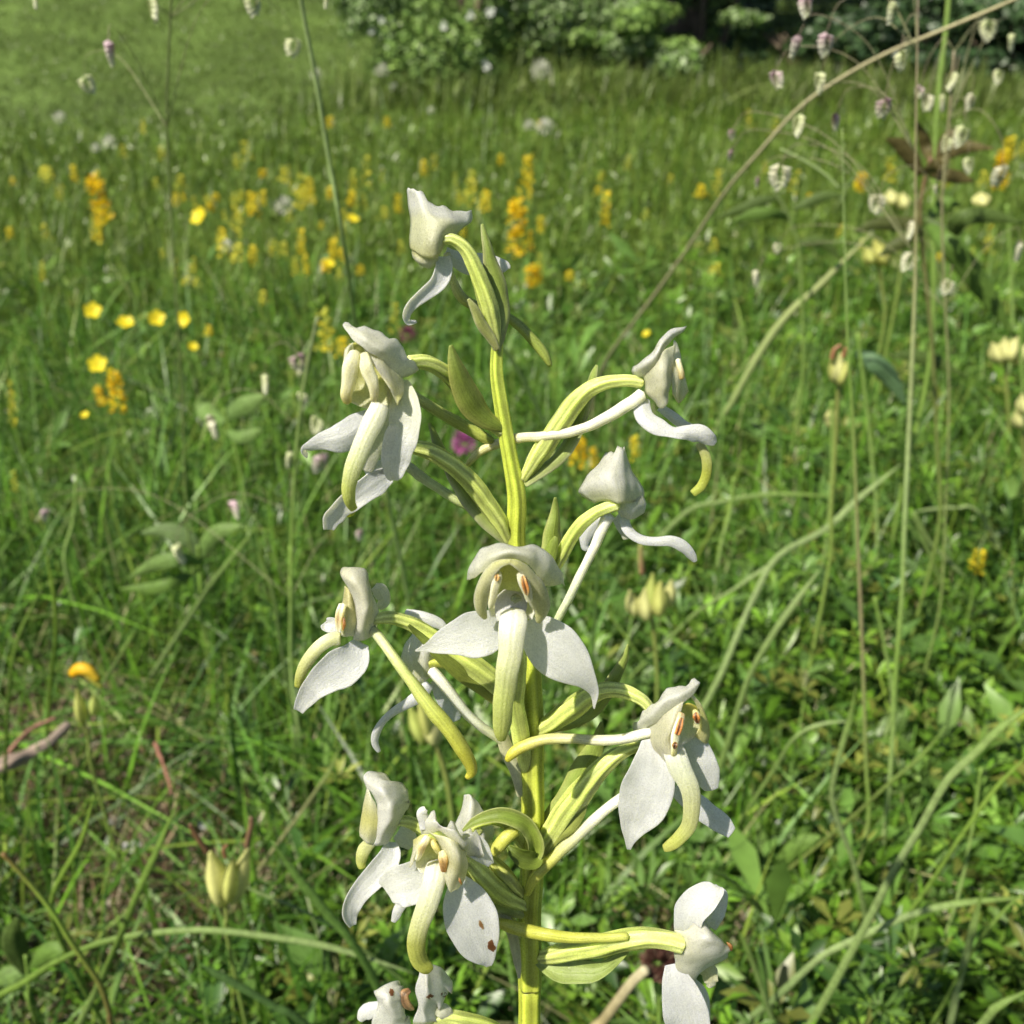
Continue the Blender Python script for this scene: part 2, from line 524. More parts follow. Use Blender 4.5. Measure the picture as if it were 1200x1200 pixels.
def leaflets(name, n, y0, y1, half0, slope, power, z0, z1, L, cols, aspect=0.42, upright=0.5, whorl=5, mat=None, lod=0.2, keep=None, hf=None):
    """little folded leaves in whorls on short shoots"""
    nw = n // whorl
    x, y = scatter(nw, y0, y1, half0, slope, power)
    if keep is not None:
        k = keep(x, y); x, y = x[k], y[k]; nw = len(x)
    top = z0 + (z1 - z0) * rng.random(nw)
    if hf is not None: top = top * hf(x, y)
    z = ground_np(x, y) + top
    ax = rng.normal(size=(nw, 3)) * 0.35 + np.array([0, 0, 1.0])
    ax /= np.linalg.norm(ax, axis=1)[:, None]
    t1 = np.cross(ax, np.array([1.0, 0.1, 0])); t1 /= np.linalg.norm(t1, axis=1)[:, None]
    t2 = np.cross(ax, t1)
    V = []; size = L * (0.55 + 0.8 * rng.random(nw)) * (1 + np.maximum(y - 1.0, 0) * lod)
    up = upright * (0.4 + rng.random(nw))
    c = np.stack([x, y, z], 1)
    ph0 = rng.random(nw) * 6.3
    for k in range(whorl):
        a = ph0 + 2 * np.pi * k / whorl + rng.normal(size=nw) * 0.25
        dr = t1 * np.cos(a)[:, None] + t2 * np.sin(a)[:, None]
        sd_ = np.cross(ax, dr)
        l = (size * (0.7 + 0.6 * rng.random(nw)))[:, None]
        u = up[:, None] + rng.normal(size=(nw, 1)) * 0.15
        base = c + dr * l * 0.08
        mid = c + dr * l * 0.55 + ax * l * u * 0.6
        tip = c + dr * l + ax * l * u * (0.75 + 0.3 * rng.random((nw, 1)))
        wv = sd_ * l * aspect * 0.5
        lift = ax * l * 0.06
        V.append(np.stack([base, mid - wv + lift, mid, mid + wv + lift, tip], 1))
    V = np.stack(V, 1)                       # nw, whorl, 5, 3
    f = np.array([(0, 2, 1), (0, 3, 2), (1, 2, 4), (2, 3, 4)])
    N = nw * whorl
    F = (np.arange(N)[:, None, None] * 5 + f[None]).reshape(-1, 3)
    cols = np.array(cols)
    base = cols[rng.integers(0, len(cols), nw)] * (0.7 + 0.6 * rng.random((nw, 1)))
    C = np.repeat(np.repeat(base, whorl, 0) * (0.85 + 0.3 * rng.random((N, 1))), 5, 0)
    o = mk(name, V.reshape(-1, 3), F, C, mat or M_LEAF, smooth=False)
    return tag(o, kind='stuff')

GR = [(0.091, 0.203, 0.018), (0.119, 0.258, 0.021), (0.062, 0.149, 0.018), (0.165, 0.289, 0.068), (0.099, 0.217, 0.036), (0.190, 0.280, 0.040), (0.132, 0.262, 0.028), (0.041, 0.108, 0.016)]
GRF = [(0.107, 0.194, 0.022), (0.136, 0.231, 0.027), (0.082, 0.163, 0.024), (0.165, 0.244, 0.044), (0.181, 0.244, 0.040)]
LC = [(0.099, 0.212, 0.019), (0.128, 0.258, 0.022), (0.074, 0.167, 0.021), (0.119, 0.217, 0.048), (0.157, 0.280, 0.032), (0.196, 0.226, 0.045), (0.046, 0.113, 0.020)]
hump = lambda x, y: 0.55 + 0.8 * np.clip(patchy(x, y, 2.2, 1.0), 0, 1)
BARE = [(at_ground(190, 1050, .05)[0], 0.045), (at_ground(30, 885, .05)[0], 0.045), (at_ground(150, 985, .04)[0], 0.028), (at_ground(860, 1110, .04)[0], 0.018)]
def bare(x, y):
    m = np.zeros(len(x))
    for c, r in BARE: m = np.maximum(m, np.exp(-(((x - c.x) / r) ** 2 + ((y - c.y) / r) ** 2)))
    return m
gaps0 = lambda x, y: (np.sin(x * 31 + 2 * np.sin(y * 17)) * np.sin(y * 27 + 1.5 * np.sin(x * 13)) + 0.45 * np.sin(x * 71 + y * 53) + 0.9 * rng.random(len(x))) > -0.02
gaps = lambda x, y: gaps0(x, y) & (bare(x, y) < 0.2 + 0.25 * rng.random(len(x)))
# leafy herbs gather on the right and low down, grass on the left
herby = lambda x, y: gaps(x, y) & (rng.random(len(x)) < np.clip(0.42 + 2.4 * x - 0.25 * (y - 0.5) + 0.7 * (patchy(x, y, 1.6, 3.0) - 0.5), 0.10, 1.0))
# near sward, from under the camera to a metre and a half
blades('meadow_grass', 42000, -0.05, 1.5, 0.33, 0.62, 1.0, 0.06, 0.19, 0.0027, GR, 0.95, 5, keep=gaps)
blades('fine_grass', 52000, -0.05, 1.5, 0.33, 0.62, 1.0, 0.05, 0.18, 0.0013, GR + [(0.34, 0.34, 0.16)], 1.2, 5, keep=gaps)
leaflets('clover_cover', 90000, -0.05, 1.6, 0.33, 0.62, 1.0, 0.015, 0.10, 0.0145, LC, 0.42, 0.55, 5, hf=hump, keep=herby)
leaflets('vetch_cover', 110000, -0.05, 1.6, 0.33, 0.62, 1.0, 0.02, 0.12, 0.0115, LC, 0.24, 0.7, 7, hf=hump, keep=herby)
leaflets('broad_leaf_cover', 9000, -0.05, 1.6, 0.33, 0.62, 1.0, 0.03, 0.09, 0.030, [(0.12, 0.23, 0.045), (0.15, 0.27, 0.05), (0.10, 0.20, 0.04)], 0.32, 0.7, 4, hf=hump, keep=herby)
# middle and far sward
blades('meadow_grass', 150000, 1.4, 4.8, 0.45, 0.68, 1.4, 0.05, 0.15, 0.0026, GRF, 0.6, 3, keep=lambda x, y: y < 2.9 + 2.2 / (1 + np.exp(-(x + 0.35) / 0.3)) + 0.25 * rng.normal(size=len(x)))
leaflets('clover_cover', 45000, 1.4, 3.6, 0.45, 0.68, 1.5, 0.02, 0.09, 0.015, [(0.112, 0.188, 0.024), (0.136, 0.212, 0.028), (0.096, 0.160, 0.024)], 0.36, 0.9, 5, lod=0.10)
blades('bank_grass', 260000, 2.6, 13.0, 0.6, 0.74, 1.3, 0.012, 0.034, 0.0030, [(0.096, 0.155, 0.029), (0.112, 0.173, 0.031), (0.083, 0.137, 0.025), (0.131, 0.176, 0.041)], 0.9, 2, shade_swath=0.28)
blades('tall_bank_grass', 26000, 3.9, 4.7, 0.5, 0.74, 1.0, 0.06, 0.22, 0.0045, [(0.104, 0.160, 0.032), (0.128, 0.192, 0.036), (0.160, 0.208, 0.056)], 0.6, 3, keep=lambda x, y: x > -0.45 + 0.2 * rng.normal(size=len(x)))
# dead straw and litter low between the plants
blades('dry_litter', 9000, -0.05, 1.6, 0.33, 0.62, 1.0, 0.02, 0.07, 0.0016, [(0.38, 0.32, 0.18), (0.28, 0.21, 0.12), (0.44, 0.39, 0.24)], 3.0, 4)
nb = (lambda x, y: bare(x, y) > 0.10 + 0.25 * rng.random(len(x)))
blades('dry_litter', 300000, 0.25, 0.75, 0.20, 0.62, 1.0, 0.03, 0.10, 0.0018, [(0.40, 0.32, 0.20), (0.26, 0.18, 0.11), (0.16, 0.10, 0.06), (0.46, 0.40, 0.28)], 3.2, 4, keep=nb)

# ------------------------------------------------------------------ shrubs and trees behind the meadow
def leaf_cloud(blobs, n, size, cols, shell=0.75, droop=0.0):
    """leaf faces filling the outer part of a set of ellipsoids"""
    blobs = np.array(blobs, float)            # cx cy cz rx ry rz
    vol = blobs[:, 3] * blobs[:, 5]
    bi = rng.choice(len(blobs), n, p=vol / vol.sum())
    b = blobs[bi]
    d = rng.normal(size=(n, 3)); d /= np.linalg.norm(d, axis=1)[:, None]
    r = shell + (1 - shell) * rng.random(n) ** 0.6
    r *= 1 + 0.22 * np.sin(d[:, 0] * 6 + bi) * np.cos(d[:, 2] * 7 + bi * 2) + 0.07 * rng.normal(size=n)
    c = b[:, :3] + d * r[:, None] * b[:, 3:]
    nrm = d + rng.normal(size=(n, 3)) * 0.75 + np.array([0, 0, 0.5])
    nrm /= np.linalg.norm(nrm, axis=1)[:, None]
    t = np.cross(nrm, rng.normal(size=(n, 3))); t /= np.linalg.norm(t, axis=1)[:, None] + 1e-9
    s = np.cross(nrm, t)
    L = (size * (0.55 + 0.9 * rng.random(n)))[:, None]
    V = np.stack([c - t * L * .5, c + s * L * .3 + nrm * L * .07, c - s * L * .3 + nrm * L * .07, c + t * L * .5], 1)
    f = np.array([(0, 1, 2), (1, 3, 2)])
    F = (np.arange(n)[:, None, None] * 4 + f[None]).reshape(-1, 3)
    cols = np.array(cols)
    C = np.repeat(cols[(bi + rng.integers(0, 2, n)) % len(cols)] * (0.7 + 0.6 * rng.random((n, 1))), 4, 0)
    return V.reshape(-1, 3), F, C

def limb(parent, name, P, r0, r1, color=(0.12, 0.09, 0.06), sides=8):
    V, F, C = tube_geo(np.array(P, float), np.linspace(r0, r1, len(P)), color, sides, 3, 0.08, 1.0, 1.0, len(P) * 4)
    return mk(name, V, F, C, M_WOOD, parent)

def bush(name, cat, label, x, y, wd_, ht, n, size, cols, seed, flowers=0, fcol=(0.75, 0.78, 0.72), group=None, low=0.12):
    r = random.Random(seed)
    g = ground(x, y)
    root = tag(empty(name, (x, y, g)), label, cat, group)
    bl = []
    for k in range(11):
        a = r.uniform(-1, 1); zz = r.uniform(low, 0.85) * ht
        s = (1 - 0.45 * abs(a)) * (1 - 0.35 * zz / ht)
        bl.append((a * wd_ * 0.5, r.uniform(-0.35, 0.35) * wd_ * 0.5, zz, wd_ * 0.24 * s * r.uniform(.7, 1.3), wd_ * 0.22 * s, ht * 0.2 * s * r.uniform(.7, 1.3)))
    V, F, C = leaf_cloud(bl, n, size, cols, 0.45)
    mk('foliage', V, F, C, M_FOL, root, smooth=False)
    for k in range(5):
        a = r.uniform(-0.35, 0.35) * wd_
        limb(root, 'branch', [(0.15 * a, 0, -0.02), (0.5 * a, r.uniform(-.1, .1), ht * 0.3), (a * 0.8, r.uniform(-.1, .1), ht * 0.5)], 0.015, 0.004)
    for k in range(flowers):
        b = r.choice(bl)
        d = Vector((r.gauss(0, 1), -abs(r.gauss(0, 1)) - 0.3, r.gauss(0.4, 0.8))).normalized()
        p = Vector((b[0] + d.x * b[3] * 1.15, b[1] + d.y * b[4] * 1.2, b[2] + d.z * b[5] * 1.15))
        mb = MB()
        for q in range(5):
            an = q * 1.2566 + r.random()
            e1 = Vector((math.cos(an), 0, math.sin(an))); e2 = Vector((-math.sin(an), 0, math.cos(an)))
            s = 0.017 * r.uniform(.6, 1.3)
            mb.add([p[:], (p + e1 * s * .6 + e2 * s * .45)[:], (p + e1 * s + Vector((0, -s * .3, 0)))[:], (p + e1 * s * .6 - e2 * s * .45)[:]], [(0, 1, 2), (0, 2, 3)], fcol)
        mb.build('blossom', M_BLOOM, root, False)
    return root

BG1 = [(0.19, 0.32, 0.07), (0.24, 0.37, 0.09), (0.15, 0.26, 0.06), (0.25, 0.34, 0.16)]
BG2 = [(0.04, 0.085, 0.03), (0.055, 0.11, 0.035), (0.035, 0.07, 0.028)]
bush('flowering_shrub', 'shrub', 'broad green shrub dotted with small white blossoms at the top edge of the meadow', -0.22, 4.55, 1.15, 1.7, 52000, 0.021, BG1, 1, 100, low=0.04)
bush('bramble_bush', 'bush', 'loose mid green bush just beside the white blossomed shrub', 0.34, 4.7, 0.9, 1.5, 42000, 0.021, BG1, 2, 60, (0.6, 0.55, 0.5))
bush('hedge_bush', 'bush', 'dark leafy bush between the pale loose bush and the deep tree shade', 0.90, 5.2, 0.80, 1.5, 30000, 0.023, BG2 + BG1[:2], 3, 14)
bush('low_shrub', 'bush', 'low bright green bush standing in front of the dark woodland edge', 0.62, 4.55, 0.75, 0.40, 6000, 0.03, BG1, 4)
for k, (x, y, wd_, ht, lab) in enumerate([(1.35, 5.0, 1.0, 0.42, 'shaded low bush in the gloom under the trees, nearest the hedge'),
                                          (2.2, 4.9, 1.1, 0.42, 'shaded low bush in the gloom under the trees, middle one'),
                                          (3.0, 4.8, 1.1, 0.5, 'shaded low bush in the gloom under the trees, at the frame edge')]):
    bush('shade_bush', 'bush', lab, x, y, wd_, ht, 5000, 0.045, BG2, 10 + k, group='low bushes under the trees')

def tree(label, x, y, ht, cr_, n, seed, cols):
    r = random.Random(seed)
    g = ground(x, y)
    root = tag(empty('woodland_tree', (x, y, g)), label, 'tree', 'trees at the wood edge')
    limb(root, 'trunk', [(0, 0, -0.1), (0.05, 0, ht * 0.3), (-0.08, 0.05, ht * 0.6), (0.02, 0, ht * 0.9)], 0.16, 0.05, (0.10, 0.08, 0.06), 12)
    bl = []
    for k in range(14):
        a = r.uniform(0, 6.28); q = r.uniform(0.15, 0.9) * cr_; zz = r.uniform(0.22, 0.95) * ht
        bl.append((math.cos(a) * q, math.sin(a) * q, zz, cr_ * 0.42, cr_ * 0.42, ht * 0.14))
        if k < 6: limb(root, 'limb', [(0, 0, zz * 0.7), (math.cos(a) * q * .5, math.sin(a) * q * .5, zz * 0.88), (math.cos(a) * q, math.sin(a) * q, zz)], 0.05, 0.015, (0.10, 0.08, 0.06), 6)
    V, F, C = leaf_cloud(bl, n, 0.13, cols, 0.3)
    mk('crown', V, F, C, M_FOL, root, smooth=False)
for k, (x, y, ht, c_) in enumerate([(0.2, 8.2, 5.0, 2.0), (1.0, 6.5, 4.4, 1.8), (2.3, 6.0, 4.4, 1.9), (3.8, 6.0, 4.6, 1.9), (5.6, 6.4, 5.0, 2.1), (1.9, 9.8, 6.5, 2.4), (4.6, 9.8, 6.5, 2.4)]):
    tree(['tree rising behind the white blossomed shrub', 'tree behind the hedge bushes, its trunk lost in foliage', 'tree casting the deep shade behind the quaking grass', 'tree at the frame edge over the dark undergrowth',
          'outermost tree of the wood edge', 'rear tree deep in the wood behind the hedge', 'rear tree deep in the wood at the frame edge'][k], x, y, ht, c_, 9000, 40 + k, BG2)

# ------------------------------------------------------------------ long blades, stalks and culms traced from their places
def trace(pts, Y, lean=0.0):
    """pixel polyline to world; Y one distance or a list per point"""
    out = []; sc = []
    n = len(pts)
    ys = list(np.interp(np.linspace(0, 1, n), np.linspace(0, 1, len(np.atleast_1d(Y))), np.atleast_1d(Y)))
    for (px, py), y in zip(pts, ys):
        q, s = at_y(px, py, y)
        out.append(list(q)); sc.append(s)
    return out, sc
def gy(py):
    """distance at which a picture row meets the ground"""
    return at_ground(600, py)[0].y

def yc(low, h=0.125):
    return at_ground(600, low, h)[0].y
def clear_y(Y, low, h=0.125):
    top = yc(low, h)
    if Y is None: return top
    a = np.atleast_1d(Y).astype(float)
    return [float(min(v, top * (1 + 0.35 * i))) for i, v in enumerate(a)]
def long_blade(label, pts, wpx, colr, Y=None, rootend=0, name='long_grass', cat='grass blade', twist=(0.2, -0.4, 0.5), group=None):
    low = max(p[1] for p in pts)
    Y = clear_y(Y, min(low, 1200))
    P, sc = trace(pts, Y)
    w_ = [wpx * 0.4 * s for s in sc]
    e = P[rootend]
    g = ground(e[0], e[1]) - 0.005
    if e[2] > g + 0.004:
        nx = P[1] if rootend == 0 else P[-2]
        dz = e[2] - nx[2]
        sl = (e[0] - nx[0]) / dz if abs(dz) > 1e-4 else 0
        dx = max(-0.09, min(0.09, sl * (g - e[2])))
        add = [[e[0] + dx * 0.5, e[1] + 0.004, g + (e[2] - g) * 0.5], [e[0] + dx * 0.9, e[1] + 0.008, g]]
        if rootend == 0: P = add[::-1] + P; w_ = [w_[0] * .8] * 2 + w_
        else: P = P + add; w_ = w_ + [w_[-1] * .8] * 2
    if rootend == 0: w_[-1] *= 0.15
    else: w_[0] *= 0.15
    V, F, C = ribbon_geo(np.array(P), w_, 0.18, list(twist), 40, 5, colr, None, 0.02, 0.1, None, len(label))
    o = mk(name, V, F, C, M_BLADE, None, True, flow_grid(40, 5, len(label)))
    thick(o, 0.0002)
    return tag(o, label, cat, group)

def stalk(label, pts, wpx, colr, Y=None, name='grass_stalk', cat='grass stalk', nodes=(), rootend=-1, to_ground=True, group=None, parent=None, pname='stalk'):
    low = max(p[1] for p in pts)
    Y = clear_y(Y, min(low, 1200), 0.11) if not parent else Y
    P, sc = trace(pts, Y)
    wl = np.interp(np.linspace(0, 1, len(sc)), np.linspace(0, 1, len(np.atleast_1d(wpx))), np.atleast_1d(wpx))
    r_ = [float(w1) * 0.5 * s for w1, s in zip(wl, sc)]
    e = P[rootend]
    g = ground(e[0], e[1]) - 0.005
    if to_ground and e[2] > g + 0.01:
        P2 = [[e[0], e[1] + 0.005, (e[2] + g) / 2], [e[0] + 0.003, e[1] + 0.01, g]]
        if rootend == -1: P += P2; r_ += [r_[-1], r_[-1]]
        else: P = P2[::-1] + P; r_ = [r_[0], r_[0]] + r_
    V, F, C = tube_geo(np.array(P), r_, colr, 8, 4, 0.06, 1, 1.0, 60)
    o = mk(pname if parent else name, V, F, C, M_STALK, parent)
    if not parent: tag(o, label, cat, group)
    return o, np.array(P), r_

PG = (0.30, 0.40, 0.16); MG = (0.18, 0.29, 0.055); BGc = (0.22, 0.35, 0.05); TAN = (0.42, 0.38, 0.22); DG = (0.055, 0.12, 0.025)
long_blade('long pale grass blade arching low across the bottom left corner', [(-30, 1190), (30, 1150), (67, 1127), (133, 1101), (233, 1090), (333, 1100), (400, 1113), (490, 1142)], 9, [BGc, MG, PG], Y=0.29)
long_blade('straight pale blade crossing the arched one at the bottom left', [(90, 1206), (118, 1150), (140, 1100), (160, 1050), (180, 1005), (208, 940)], 10, [PG, MG, MG], Y=0.31)
long_blade('dark green sharp blade tip poking in at the bottom edge left of the orchid', [(365, 1206), (320, 1178), (283, 1157), (255, 1142), (237, 1131)], 11, [DG, (0.10, 0.19, 0.05)], Y=0.24)
long_blade('pale narrow blade slanting beside the yellow flower with the green pod', [(118, 805), (135, 778), (148, 756), (160, 737)], 5, [PG, MG])
long_blade('pale blade with lit tip slanting below the leftmost quaking grass culm', [(228, 715), (250, 682), (275, 650), (303, 613)], 7, [PG, (0.16, 0.27, 0.05)])
long_blade('short pale blade slanting beside the lower left orchid flowers', [(356, 948), (372, 925), (388, 900), (400, 870)], 6, [TAN, MG])
long_blade('longest bright blade sweeping up to the frame edge at the lower right', [(950, 1200), (1017, 1080), (1045, 1025), (1077, 973), (1110, 915), (1140, 885), (1175, 850), (1215, 822)], 11, [MG, PG, MG], Y=0.315)
long_blade('arched blade crossing the longest bright one at the lower right', [(905, 1172), (933, 1147), (965, 1120), (1000, 1102), (1067, 1072), (1133, 1057), (1215, 1051)], 10, [DG, PG, MG], Y=0.325)
long_blade('stiff upright blade near the bottom right corner', [(1112, 1206), (1122, 1160), (1133, 1117), (1142, 1080), (1152, 1040)], 10, [PG, PG, MG], Y=0.305)
long_blade('pale blade cut by the bottom right corner', [(1146, 1206), (1168, 1180), (1205, 1160)], 11, [PG, MG], Y=0.30)
long_blade('thin blade behind the stiff upright one at the lower right', [(1092, 1200), (1133, 1127), (1165, 1080), (1208, 1036)], 5, [MG, MG], Y=0.34)
long_blade('pale blade bent at a node running up towards the tall culm', [(800, 860), (840, 800), (862, 750), (884, 700), (912, 652), (967, 620), (1007, 583), (1057, 543)], 9, [MG, PG, PG], Y=[0.55, 0.62])
long_blade('broad pale blade slanting just right of the mid right orchid flower', [(850, 880), (877, 797), (905, 745), (930, 708), (960, 668)], 9, [MG, PG], Y=0.52)
long_blade('narrow blade joining the bent pale blade from the left', [(798, 735), (825, 712), (858, 692), (893, 668), (912, 655)], 5, [MG, PG], Y=0.62)
long_blade('faint nearly level blade crossing behind the right orchid flowers', [(800, 604), (840, 590), (880, 582), (920, 579), (985, 582)], 7, [PG, MG], Y=0.75)
long_blade('blade falling away from the tall culm towards the small yellow pea flower', [(1072, 606), (1090, 636), (1112, 658), (1133, 678)], 6, [MG, PG], Y=0.66)
long_blade('pale blade bending level below the hay rattle at the right', [(1148, 602), (1120, 595), (1090, 597), (1065, 601)], 4, [PG, PG], Y=0.7)
long_blade('upright blade with a crooked tip right of the middle orchid flower', [(1012, 1065), (1000, 1010), (985, 970), (975, 930), (985, 880), (995, 845), (1003, 805)], 8, [MG, PG, MG], Y=0.38)
long_blade('curving blade arching over the clover right of the orchid', [(905, 905), (925, 872), (945, 855), (970, 847), (1000, 845)], 5, [MG, PG], Y=0.5)
long_blade('long faint blade crossing the lower right diagonally', [(990, 965), (1040, 920), (1080, 885), (1110, 850)], 5, [(0.16, 0.19, 0.05), MG], Y=0.42)
long_blade('green blade rising along the right edge above the longest bright one', [(1080, 1050), (1130, 975), (1170, 920), (1210, 880)], 6, [MG, BGc], Y=0.37)
long_blade('tall thin blade at the far left edge of the sward', [(8, 860), (12, 800), (22, 745), (48, 690)], 5, [BGc, MG], Y=0.55)
long_blade('upright green blade near the left edge beside a paler one', [(60, 800), (66, 740), (62, 690), (52, 640)], 6, [BGc, BGc], Y=0.58)
long_blade('thin arched blade in the left middle sward', [(330, 760), (322, 705), (312, 670), (298, 645)], 5, [PG, MG], Y=0.6)
long_blade('mid green blade low behind the bottom left orchid flowers', [(460, 1195), (435, 1140), (410, 1100), (385, 1072), (350, 1030), (318, 985)], 13, [(0.13, 0.25, 0.05), (0.16, 0.29, 0.06)], Y=0.33)
long_blade('pale arched blade right of the orchid stem near the bottom edge', [(905, 1195), (890, 1150), (875, 1110), (862, 1085)], 7, [PG, MG], Y=0.32)
long_blade('blade left of the hay rattle pods, bending over', [(110, 1180), (85, 1130), (60, 1060), (95, 985), (110, 930)], 7, [MG, BGc], Y=0.36)
long_blade('pale blade running under the open seed pods', [(410, 1100), (350, 1065), (300, 1045), (270, 1028)], 4, [MG, PG], Y=0.34)
stalk('brown ribbed stem curving down at the bottom left corner', [(3, 1000), (22, 1020), (50, 1053), (68, 1078), (83, 1103), (100, 1128), (117, 1153), (128, 1185), (133, 1210)], 6.5, [(0.16, 0.10, 0.03), BGc, (0.18, 0.22, 0.04), (0.12, 0.08, 0.03), BGc], Y=0.24)
stalk('slender green stalk slanting from the top edge down behind the upper left flower', [(348, -25), (358, 30), (372, 105), (386, 190), (402, 280), (414, 360), (432, 470), (455, 585), (478, 700)], 5, [PG, (0.24, 0.34, 0.12), PG], Y=[0.40, 0.42, 0.62])
stalk('long dry straw arching from the top right corner down to the orchid', [(1215, -12), (1165, 10), (1100, 37), (1040, 62), (985, 92), (935, 128), (890, 178), (850, 225), (810, 285), (775, 335), (745, 375), (722, 405), (706, 432), (695, 470)], 4.2, [TAN, (0.40, 0.37, 0.22), (0.30, 0.28, 0.16)], Y=[0.50, 0.62, 0.95])
stalk('thick pale blurred stalk leaning behind the straw at the upper right', [(1020, 275), (987, 308), (955, 340), (930, 362), (905, 392), (880, 432), (860, 468), (838, 505)], [2, 7, 9, 10, 9, 6], [(0.30, 0.33, 0.14), (0.26, 0.32, 0.12), (0.20, 0.27, 0.09)], Y=[0.85, 0.9])
stalk('thin dark green stem slanting behind the top of the orchid stem', [(588, 405), (610, 440), (640, 500), (662, 550), (684, 600), (700, 650)], 5, [(0.06, 0.11, 0.025), (0.07, 0.13, 0.03)], Y=0.45)
stalk('thin reddish upright stem standing left of the tall culm', [(987, 150), (989, 250), (993, 390), (1000, 500), (1004, 600), (1008, 700), (1012, 800), (1015, 900), (1017, 968)], [0.8, 2.5, 4, 4.5, 5, 5], [PG, MG, (0.26, 0.22, 0.12), MG, (0.30, 0.26, 0.14)], Y=0.46)
stalk('stout green stem at the top edge left of the corner', [(1113, -15), (1108, 40), (1102, 90), (1097, 150), (1094, 240), (1090, 420)], 6, [(0.20, 0.30, 0.07), MG], Y=0.7)
stalk('dark green stem rising from the bottom edge beside the lowest right flower', [(890, 1112), (894, 1140), (897, 1175), (897, 1215)], 9, [(0.07, 0.14, 0.03), (0.09, 0.16, 0.03)], Y=0.27)
stalk('hair thin tan stem leaning beyond the arched straw', [(915, 175), (940, 187), (965, 203), (983, 220)], 3, [PG, PG], Y=0.6, to_ground=False)
stalk('slim upright stalk in the left sward below the quaking grass', [(340, 640), (341, 690), (342, 740), (342, 800)], 4, [MG, PG], Y=0.58)
SL = ['slim stalk under the orange topped hay rattle', 'slim stalk leaning beyond the reddish stem at mid height', 'slim green stalk below the lip of the upper orchid flower', 'slim stalk at the frame edge under the cut pods', 'slim stalk near the pinkish scrap', 'slim stalk between reddish stem and tall culm, low down', 'slim green stalk under the long brown plant leaf', 'slim stalk at the far side of the curled dead leaf', 'slim pale stalk beside the hanging green pod']
for k, (x1, y1, x2, y2) in enumerate([(975, 470, 968, 640), (1005, 390, 1028, 640), (860, 560, 845, 640), (1195, 380, 1197, 560), (1150, 900, 1120, 1060), (1025, 700, 1045, 830), (1180, 240, 1185, 420), (90, 560, 76, 660), (445, 905, 460, 1000)]):
    stalk(SL[k], [(x1, y1), ((x1 + x2) / 2 + 3, (y1 + y2) / 2), (x2, y2)], 4, [MG, PG], group='slim stalks in the sward')

# ------------------------------------------------------------------ quaking grass
def spikelet_mesh(seed, purple):
    r = random.Random(seed)
    mb = MB()
    n = 9
    for k in range(n):
        t = k / (n - 1)
        s = 1 if k % 2 else -1
        half = 0.42 * math.sin(math.pi * (0.25 + 0.72 * t)) + 0.06
        zc = -t
        cx = s * half * 0.5
        top = np.array(purple); bot = np.array((0.64, 0.68, 0.44))
        c = top * (1 - t) + bot * t
        cw = np.minimum(c * 1.25 + 0.12, 0.8)
        w_ = 0.30 * (1 - 0.35 * t); h_ = 0.36
        v = [(cx * 0.2, 0.0, zc + 0.08), (cx - s * 0.1, -w_ * 0.7, zc - 0.06), (cx + s * w_ * 0.9, 0.0, zc - 0.1), (cx - s * 0.1, w_ * 0.7, zc - 0.06), (cx + s * 0.12, 0.0, zc - h_), (cx + s * 0.02, -w_ * 0.5, zc - h_ * 0.75), (cx + s * 0.02, w_ * 0.5, zc - h_ * 0.75)]
        v = [(a + r.uniform(-.02, .02), b + r.uniform(-.02, .02), z) for a, b, z in v]
        f = [(0, 1, 2), (0, 2, 3), (1, 5, 2), (2, 6, 3), (5, 4, 2), (2, 4, 6), (1, 3, 6, 5), (5, 6, 4), (0, 3, 1)]
        mb.add(v, f, [c, c, cw, c, cw, c, c])
    o = mb.build('spikelet', M_BLOOM, None, False)
    me = o.data
    bpy.data.objects.remove(o)
    return me
SPK = [spikelet_mesh(k, p) for k, p in enumerate([(0.54, 0.40, 0.44), (0.30, 0.19, 0.22), (0.54, 0.60, 0.32), (0.58, 0.56, 0.40)])]

def quaking(label, culm_pts, wpx, colr, spk, Y, culm=True):
    root = tag(empty('quaking_grass', (0, 0, 0)), label, 'quaking grass', 'quaking grass plants in flower')
    o, P, r_ = stalk('', culm_pts, wpx, colr, Y=Y, parent=root, pname='culm')
    base = P[-1]
    top = P[0]
    for k, (px, py, size, kind, dy) in enumerate(spk):
        yy = (Y if np.isscalar(Y) else Y[0]) + dy
        q, s = at_y(px, py - size * 0.5, yy)
        q = np.array(q)
        L = size * s * 0.96
        o = bpy.data.objects.new('spikelet', SPK[kind])
        o.location = q
        o.scale = (L, L, L * 0.8)
        o.rotation_euler = (random.uniform(-.25, .25), random.uniform(-.3, .3), random.uniform(0, 6.3))
        o.parent = root
        col.objects.link(o)
        # branch leaving the culm a little higher or lower
        zt = min(q[2] + random.uniform(-0.035, 0.012), top[2])
        i = int(np.argmin(abs(P[:, 2] - zt)))
        a = P[i]
        m1 = a * 0.55 + q * 0.45 + np.array([0, 0, 0.010 + 0.15 * abs(a[0] - q[0])])
        m2 = a * 0.12 + q * 0.88 + np.array([0, 0, 0.009 + 0.05 * abs(a[0] - q[0])])
        V, F, C = tube_geo(np.array([a, m1, m2, q]), [0.00022, 0.00016, 0.00012, 0.0001], [(0.24, 0.26, 0.12), (0.26, 0.2, 0.16)], 5, 0, 0, 0, 1, 18)
        mk('branch', V, F, C, M_STALK, root)
    root.location = base
    for c in root.children: c.location = Vector(c.location) - Vector(base)
    return root
